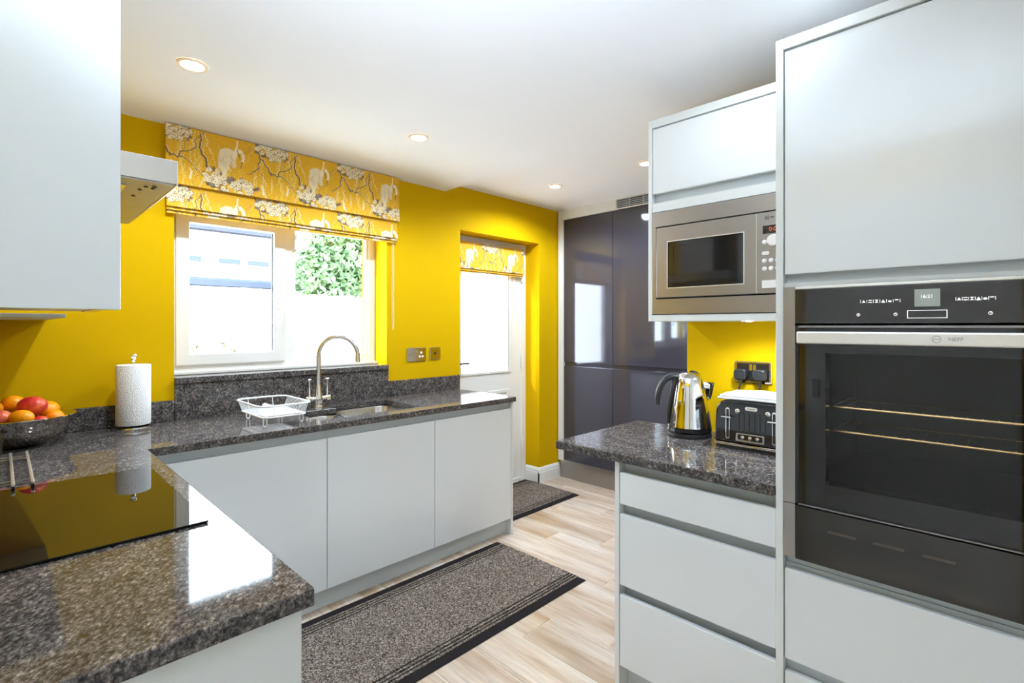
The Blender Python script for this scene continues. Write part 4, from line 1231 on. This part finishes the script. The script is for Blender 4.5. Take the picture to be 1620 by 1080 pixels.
# ------------------------------------------------------------------ kitchen roll
kx, ky = 0.421, 2.800
kr = thing('kitchen_roll', 'white kitchen roll on a chrome stand', 'kitchen roll', (kx, ky, ZT))
obj('stand_base', MB().lathe([(0.072, 0.0003), (0.074, 0.006), (0.072, 0.014), (0.05, 0.018)], (kx, ky, ZT), 32), 'chrome', kr, smooth=True)
obj('paper', MB().lathe([(0.020, 0.022), (0.063, 0.022), (0.0645, 0.026), (0.0645, 0.284), (0.063, 0.288), (0.020, 0.288), (0.020, 0.022)], (kx, ky, ZT), 40, cap0=False, cap1=False), 'paper', kr, smooth=True)
obj('pole', MB().cyl((kx, ky, ZT + 0.017), 0.0055, 0.29, 'Z', 12), 'chrome', kr, smooth=True)
obj('knob', MB().lathe([(0.007, 0.300), (0.009, 0.312), (0.007, 0.316), (0.0125, 0.322), (0.0135, 0.328), (0.009, 0.336), (0.003, 0.338)], (kx, ky, ZT), 16), 'chrome', kr, smooth=True)

# ------------------------------------------------------------------ fruit bowl and fruit
bxc, byc = 0.05, 2.712
bw = thing('fruit_bowl', 'polished steel fruit bowl in the corner of the worktop', 'bowl', (bxc, byc, ZT))
prof = [(0.055, 0.0004), (0.060, 0.003), (0.095, 0.018), (0.130, 0.045), (0.155, 0.080), (0.168, 0.112), (0.172, 0.1135), (0.1715, 0.116), (0.165, 0.113), (0.152, 0.083), (0.128, 0.049), (0.094, 0.022), (0.05, 0.006)]
obj('shell', MB().lathe(prof, (bxc, byc, ZT), 48), 'polished_steel', bw, smooth=True, angle=70)
def fruit(name, label, c, r, material, rot=0.0, stalk=None):
    f = thing(name, label, 'fruit', (c[0], c[1], c[2] - r[2]), 'fruit in the steel bowl')
    bm_ = MB()
    bm_.ellipsoid((0, 0, r[2]), r, 24, 16)
    o = obj('skin', bm_, material, f, local=True, smooth=True, angle=180)
    o.rotation_euler = (0, 0, rot)
    if stalk:
        obj('stalk', MB().lathe([(0.004, 0), (0.003, 0.003), (0.001, 0.004)], (stalk[0], stalk[1], stalk[2]), 8), 'fruit_stalk', f, local=True)
R45 = -0.79
fruit('orange', 'orange on top of the fruit pile, nearest the wall', (0.036, 2.775, 1.056), (0.042, 0.034, 0.034), 'orange_peel', R45)
fruit('orange', 'orange cut off by the picture edge', (-0.022, 2.725, 1.046), (0.033, 0.033, 0.033), 'orange_peel', R45)
fruit('mango', 'glossy red mango on top of the fruit pile', (0.088, 2.665, 1.056), (0.050, 0.038, 0.036), 'mango_skin', R45)
fruit('orange', 'orange behind the red mango', (0.135, 2.735, 1.026), (0.038, 0.038, 0.036), 'orange_peel', R45)
fruit('orange', 'orange low against the bowl rim beneath the red mango', (0.152, 2.668, 1.003), (0.030, 0.030, 0.029), 'orange_peel', R45)
fruit('orange', 'front orange resting on the bowl rim', (0.056, 2.585, 1.024), (0.041, 0.030, 0.029), 'orange_peel', R45, (-0.028, 0.005, 0.022))
fruit('peach', 'pinkish red fruit low below the red mango', (0.108, 2.614, 0.992), (0.030, 0.028, 0.029), 'mango_skin', R45)
fruit('peach', 'pink and yellow fruit beside the front orange', (0.004, 2.645, 1.018), (0.034, 0.032, 0.032), 'pink_skin', R45)
fruit('orange', 'orange half hidden in the middle of the pile', (0.066, 2.728, 0.985), (0.030, 0.030, 0.030), 'orange_peel', R45)

# ------------------------------------------------------------------ trivet, glass
tv = thing('trivet', 'chrome expanding trivet rack behind the hob', 'trivet', (0.02, 2.25, ZT))
for x in (0.066, 0.026, -0.014, -0.054):
    b = obj('bar', bx(x - 0.0035, x + 0.0035, 1.965, 2.462, ZT + 0.016, ZT + 0.023), 'bright_steel', tv, bevel=0.001)
    for y in (1.998, 2.452):
        obj('rubber_foot', bx(x - 0.004, x + 0.004, y - 0.008, y + 0.008, ZT + 0.0003, ZT + 0.0158), 'black_satin', b, bevel=0.001)
for y in (2.015, 2.05, 2.39, 2.43):
    obj('cross_rod', MB().tube([(-0.068, y, ZT + 0.012), (0.078, y, ZT + 0.012)], 0.0022, 8), 'chrome', tv, smooth=True)
gl = obj('glass_tumbler', MB().lathe([(0.026, 0.0004), (0.030, 0.002), (0.034, 0.085), (0.033, 0.086), (0.031, 0.084), (0.0275, 0.008), (0.01, 0.006)], (-0.022, 2.512, ZT), 28), 'tumbler_glass', smooth=True)
tag(gl, 'clear glass tumbler beside the fruit bowl at the picture edge', 'glass')

# ------------------------------------------------------------------ kettle
kt = thing('kettle', 'polished steel jug kettle with black handle', 'kettle', (2.045, 0.965, ZT), rotz=math.atan2(-0.712, 0.702))
obj('power_base', MB().lathe([(0.088, 0.0004), (0.090, 0.006), (0.088, 0.018), (0.080, 0.021)], (0, 0, 0), 40), 'black_satin', kt, smooth=True, local=True)
obj('foot_ring', MB().lathe([(0.082, 0.0215), (0.089, 0.024), (0.090, 0.038), (0.086, 0.040)], (0, 0, 0), 40), 'black_gloss', kt, smooth=True, local=True)
obj('body', MB().lathe([(0.086, 0.0402), (0.089, 0.042), (0.088, 0.047), (0.086, 0.062), (0.080, 0.105), (0.073, 0.150), (0.065, 0.195), (0.0565, 0.235), (0.055, 0.238)], (0, 0, 0), 48), 'chrome', kt, smooth=True, local=True)
lid = obj('lid', MB().lathe([(0.055, 0.2382), (0.058, 0.2395), (0.057, 0.243), (0.050, 0.252), (0.038, 0.262), (0.02, 0.266), (0.004, 0.267)], (0, 0, 0), 40), 'chrome', kt, smooth=True, local=True)
obj('lid_catch', MB().prism([(-0.006, 0.2615), (0.014, 0.2740), (0.030, 0.2690), (0.044, 0.2580), (0.036, 0.2565)], -0.014, 0.014, 'Y'), 'black_gloss', kt, bevel=0.003, local=True)
hp = [(-0.050, 0, 0.249), (-0.072, 0, 0.250), (-0.096, 0, 0.240), (-0.115, 0, 0.218), (-0.127, 0, 0.188), (-0.132, 0, 0.155), (-0.131, 0, 0.130)]
obj('handle', MB().tube(hp, 0.012, 10, radii=[0.013, 0.0135, 0.0135, 0.0135, 0.013, 0.0125, 0.010]), 'black_satin', kt, smooth=True, local=True)
obj('handle_spine', MB().tube([(-0.058, 0, 0.240), (-0.072, 0, 0.195), (-0.083, 0, 0.140), (-0.089, 0, 0.085), (-0.089, 0, 0.05)], 0.010, 8, radii=[0.011, 0.010, 0.009, 0.008, 0.006]), 'black_satin', kt, smooth=True, local=True)
obj('spout', MB().prism([(0.040, 0.232), (0.066, 0.228), (0.086, 0.217), (0.081, 0.165), (0.068, 0.130), (0.050, 0.15)], -0.017, 0.017, 'Y'), 'chrome', kt, bevel=0.004, local=True)
obj('filter_lip', MB().prism([(0.0745, 0.2245), (0.100, 0.224), (0.092, 0.180), (0.084, 0.152), (0.0795, 0.165), (0.0865, 0.215)], -0.019, 0.019, 'Y'), 'black_gloss', kt, bevel=0.003, local=True)

# ------------------------------------------------------------------ toaster, tea towel
tx0, tx1, ty0, ty1 = 1.925, 2.125, 0.495, 0.815
to = thing('toaster', 'black four slice toaster with chrome levers', 'toaster', (2.02, 0.655, ZT))
def tprof(ins, z0, z1, r):
    a, b = ty0 + ins, ty1 - ins
    p = [(a, z0), (b, z0)]
    p += [(b - 0.004, z0 + 0.05), (b - 0.006, z0 + 0.10)]
    for i in range(9):
        t_ = math.radians(8 + 82 * i / 8); p.append((b - 0.008 - r + r * math.cos(t_), z1 - r + r * math.sin(t_)))
    for i in range(9):
        t_ = math.radians(90 + 82 * i / 8); p.append((a + 0.008 + r + r * math.cos(t_), z1 - r + r * math.sin(t_)))
    p += [(a + 0.006, z0 + 0.10), (a + 0.004, z0 + 0.05)]
    return p
obj('shell', MB().prism(tprof(0.003, ZT + 0.024, ZT + 0.183, 0.045), tx0 + 0.004, tx1, 'X'), 'black_gloss', to, bevel=0.008, seg=3, smooth=True, angle=30)
obj('base_band', MB().prism(rrect(tx0, tx1, ty0 - 0.002, ty1 + 0.002, 0.02, 4), ZT + 0.013, ZT + 0.0239, 'Z'), 'chrome', to, bevel=0.002)
obj('foot_plate', MB().prism(rrect(tx0 + 0.006, tx1 - 0.006, ty0 + 0.004, ty1 - 0.004, 0.02, 4), ZT + 0.0004, ZT + 0.0129, 'Z'), 'black_satin', to)
fx = tx0 + 0.004
for y in (0.758, 0.5947):
    tr = obj('lever_track', MB().prism(rrect(y - 0.0075, y + 0.0075, ZT + 0.036, ZT + 0.155, 0.007, 4), fx - 0.003, fx + 0.002, 'X'), 'chrome', to, bevel=0.001)
    obj('slot', MB().prism(rrect(y - 0.0045, y + 0.0045, ZT + 0.042, ZT + 0.149, 0.004, 3), fx - 0.0036, fx - 0.0029, 'X'), 'dark_gap', tr)
    obj('lever', MB().prism([(y - 0.020, ZT + 0.118), (y + 0.020, ZT + 0.118), (y + 0.016, ZT + 0.124), (y - 0.016, ZT + 0.124)], fx - 0.022, fx - 0.0037, 'X'), 'chrome', to, bevel=0.002)
for y in (0.728, 0.622):
    obj('dial', MB().lathe([(0.0085, 0), (0.0085, -0.003), (0.006, -0.0045)], (fx, y - 0.006, ZT + 0.145), 16, 'X'), 'chrome', to, smooth=True)
obj('badge', MB().prism(rrect(0.652, 0.695, ZT + 0.150, ZT + 0.163, 0.0062, 4), fx - 0.002, fx + 0.001, 'X'), 'cream_badge', to, bevel=0.0005)
obj('badge_mark', bx(fx - 0.0024, fx - 0.002, 0.660, 0.687, ZT + 0.1545, ZT + 0.1585), 'etched_grey', to)
for i in range(6):
    y = 0.720 - i * 0.0185
    obj('fluting', MB().prism(rrect(y - 0.0035, y + 0.0035, ZT + 0.075, ZT + 0.140, 0.003, 3), fx - 0.003, fx + 0.001, 'X'), 'black_gloss', to, bevel=0.001)
cpn = obj('control_plate', MB().prism(rrect(0.628, 0.727, ZT + 0.033, ZT + 0.064, 0.004, 3), fx - 0.003, fx + 0.001, 'X'), 'satin_chrome', to, bevel=0.001)
obj('control_inset', MB().prism(rrect(0.634, 0.721, ZT + 0.040, ZT + 0.060, 0.004, 3), fx - 0.0036, fx - 0.003, 'X'), 'black_gloss', cpn)
for y in (0.703, 0.677, 0.651):
    obj('button', MB().lathe([(0.0065, 0), (0.0065, -0.003), (0.004, -0.004)], (fx - 0.0036, y, ZT + 0.050), 14, 'X'), 'chrome', to, smooth=True)

def cloth_slab(name, label, x0, x1, y0, y1, zf, thick):
    n = 26
    bm_ = MB()
    g = [[bm_.bm.verts.new((x0 + (x1 - x0) * i / n, y0 + (y1 - y0) * j / n, zf(i / n, j / n))) for j in range(n + 1)] for i in range(n + 1)]
    for i in range(n):
        for j in range(n):
            bm_.bm.faces.new((g[i][j], g[i + 1][j], g[i + 1][j + 1], g[i][j + 1]))
    o = obj(name, bm_, 'towel_cloth', smooth=True, angle=180)
    s = o.modifiers.new('layer', 'SOLIDIFY'); s.thickness = thick; s.offset = 1
    tag(o, label, 'tea towel')
    return o
def zt1(u, v):
    return ZT + 0.1845 + 0.002 * math.sin(u * 5 + v * 3) ** 2 + 0.004 * math.sin(3.1 * u) * math.sin(2.5 * v + 0.3)
tw = thing('tea_towel', 'folded white tea towel lying on the toaster', 'tea towel', (2.02, 0.655, ZT + 0.1845))
for k, (xa, xb, ya, yb) in enumerate(((1.930, 2.110, 0.500, 0.798), (1.934, 2.112, 0.500, 0.790))):
    o = cloth_slab('cloth_layer', None, xa, xb, ya, yb, lambda u, v, k=k: zt1(u, v) + k * 0.0085 + (0.008 * math.exp(-((u - 0.75) / 0.25) ** 2 - ((v - 0.62) / 0.2) ** 2) if k else 0), 0.007)
    for key in ('label', 'category'):
        if key in o: del o[key]
    w = o.location.copy()
    o.parent = tw
    o.location = w - Vector(tw.location)

# ------------------------------------------------------------------ floor mats
def floor_mat(name, label, x0, x1, y0, y1):
    t = thing(name, label, 'mat', ((x0 + x1) / 2, (y0 + y1) / 2, 0.0005))
    obj('rubber_backing', bx(x0, x1, y0, y1, 0.0005, 0.0045), 'mat_rubber', t, bevel=0.001)
    e = 0.048
    w = [0.013, 0.010, 0.013]
    y = y0 + e
    ya = y
    for k in w:
        obj('ribbed_band', bx(x0 + 0.001, x1 - 0.001, ya, ya + k, 0.0046, 0.0082), 'mat_pile', t)
        ya += k + 0.008
    yb = y1 - e
    for k in w:
        obj('ribbed_band', bx(x0 + 0.001, x1 - 0.001, yb - k, yb, 0.0046, 0.0082), 'mat_pile', t)
        yb -= k + 0.008
    obj('pile_field', bx(x0 + 0.001, x1 - 0.001, ya, yb, 0.0046, 0.0085), 'mat_pile', t)
floor_mat('floor_mat', 'long brown speckled runner mat in front of the sink cabinets', 0.46, 2.20, 1.615, 2.30)
floor_mat('door_mat', 'grey speckled mat on the floor by the back door', 2.40, 3.275, 2.47, 3.06)

# ------------------------------------------------------------------ garden outside
structure('ground', bx(-6, 16, 3.25, 16, -0.45, -0.25), 'patio', 'pale paved garden ground outside the window', 'ground')
fn = thing('garden_fence', 'pale sunlit board fence across the garden', 'fence', (3.5, 6.2, -0.25))
bmesh_board = obj('fence_board', bx(0, 0.118, 6.18, 6.20, -0.25, 1.74), 'fence_wood', fn, bevel=0.003, seg=1)
for i in range(1, 84):
    c = copy_part(bmesh_board, fn, ((i * 0.122), 0, 0.012 * ((i * 7) % 3)))
bmesh_board.location = (0, 0, 0)
for i in range(6):
    obj('fence_post', bx(0.1 + i * 1.83, 0.2 + i * 1.83, 6.225, 6.32, -0.25, 1.80), 'fence_wood', fn)
for z in (0.2, 0.85, 1.5):
    obj('fence_rail', bx(0.0, 10.3, 6.203, 6.224, z - 0.03, z + 0.03), 'fence_wood', fn)
hs = thing('neighbour_house', 'pale rendered house with dark eaves beyond the fence', 'house', (1.5, 12, -0.25))
obj('wall_face', bx(-4, 4.3, 11.2, 15, -0.25, 3.34), 'render_white', hs)
obj('eaves_board', bx(-4.2, 4.5, 10.95, 11.19, 3.22, 3.33), 'fascia_grey', hs)
obj('roof', MB().prism([(10.9, 3.361), (15.3, 3.361), (13.1, 5.0)], -4.3, 4.6, 'X'), 'render_white', hs)
obj('lean_to_roof', MB().prism([(10.2, 2.10), (11.19, 2.10), (11.19, 2.32), (10.2, 2.20)], -4, 4.4, 'X'), 'fascia_grey', hs)
obj('lean_to_wall', bx(-4, 4.3, 10.4, 11.18, -0.25, 2.09), 'render_white', hs)
for x in (2.35, 3.05, 3.6):
    w_ = obj('window', bx(x, x + 0.4, 11.17, 11.199, 2.62, 2.72), 'house_window_glass', hs)
def leaf_cloud(mb, c, r, n, size, rng):
    for _ in range(n):
        while True:
            p = Vector((rng.uniform(-1, 1), rng.uniform(-1, 1), rng.uniform(-1, 1)))
            if 0.35 < p.length < 1: break
        k = 1 + 0.22 * math.sin(p.x * 7 + 1) * math.sin(p.z * 6 + p.y * 4)
        q = Vector((c[0] + p.x * r[0] * k, c[1] + p.y * r[1] * k, c[2] + p.z * r[2] * k))
        a = Vector((rng.uniform(-1, 1), rng.uniform(-1, 1), rng.uniform(-1, 1))).normalized()
        b = a.cross(Vector((rng.uniform(-1, 1), rng.uniform(-1, 1), rng.uniform(-1, 1)))).normalized()
        s = size * rng.uniform(0.6, 1.3)
        vs = [mb.bm.verts.new(q + a * s), mb.bm.verts.new(q + b * s * 0.45), mb.bm.verts.new(q - a * s), mb.bm.verts.new(q - b * s * 0.45)]
        mb.bm.faces.new(vs)
rng = random.Random(3)
tre = thing('garden_tree', 'bushy green tree rising above the fence', 'tree', (4.45, 8.6, -0.25))
obj('trunk', MB().tube([(4.45, 8.6, -0.25), (4.5, 8.6, 1.0), (4.42, 8.62, 2.2)], 0.1, 10, radii=[0.12, 0.1, 0.07]), 'bark', tre, smooth=True)
mb = MB()
for c, r, n in (((4.35, 8.6, 2.45), (0.75, 0.6, 0.8), 2600), ((4.95, 8.7, 2.6), (0.6, 0.6, 0.75), 1900), ((3.95, 8.7, 2.2), (0.45, 0.5, 0.55), 1000), ((4.55, 8.6, 3.2), (0.6, 0.55, 0.55), 1500)):
    leaf_cloud(mb, c, r, n, 0.075, rng)
o = obj('foliage', mb, 'leaf_green', tre); o['kind'] = 'stuff'
for k, (x, y, r, lb) in enumerate(((1.12, 5.15, 0.18, 'pale flowering shrub behind the left window pane, nearest the house corner'), (1.58, 5.4, 0.17, 'pale flowering shrub in the middle of the left window pane'), (2.02, 5.3, 0.16, 'small pale flowering shrub beside the window mullion'))):
    s = thing('flowering_shrub', lb, 'shrub', (x, y, -0.25), 'flowering shrubs by the fence')
    mb = MB()
    leaf_cloud(mb, (x, y, 0.62), (r, r * 0.8, 0.62 if k != 1 else 0.52), 1100, 0.035, rng)
    o = obj('foliage', mb, 'leaf_pale', s); o['kind'] = 'stuff'
    mb = MB()
    leaf_cloud(mb, (x, y, 0.7), (r * 1.02, r * 0.82, 0.55), 90, 0.022, rng)
    o = obj('flowers', mb, 'petal_pink', s); o['kind'] = 'stuff'
    obj('stem', MB().tube([(x, y, -0.25), (x + 0.02, y, 0.5)], 0.02, 8), 'bark', s)
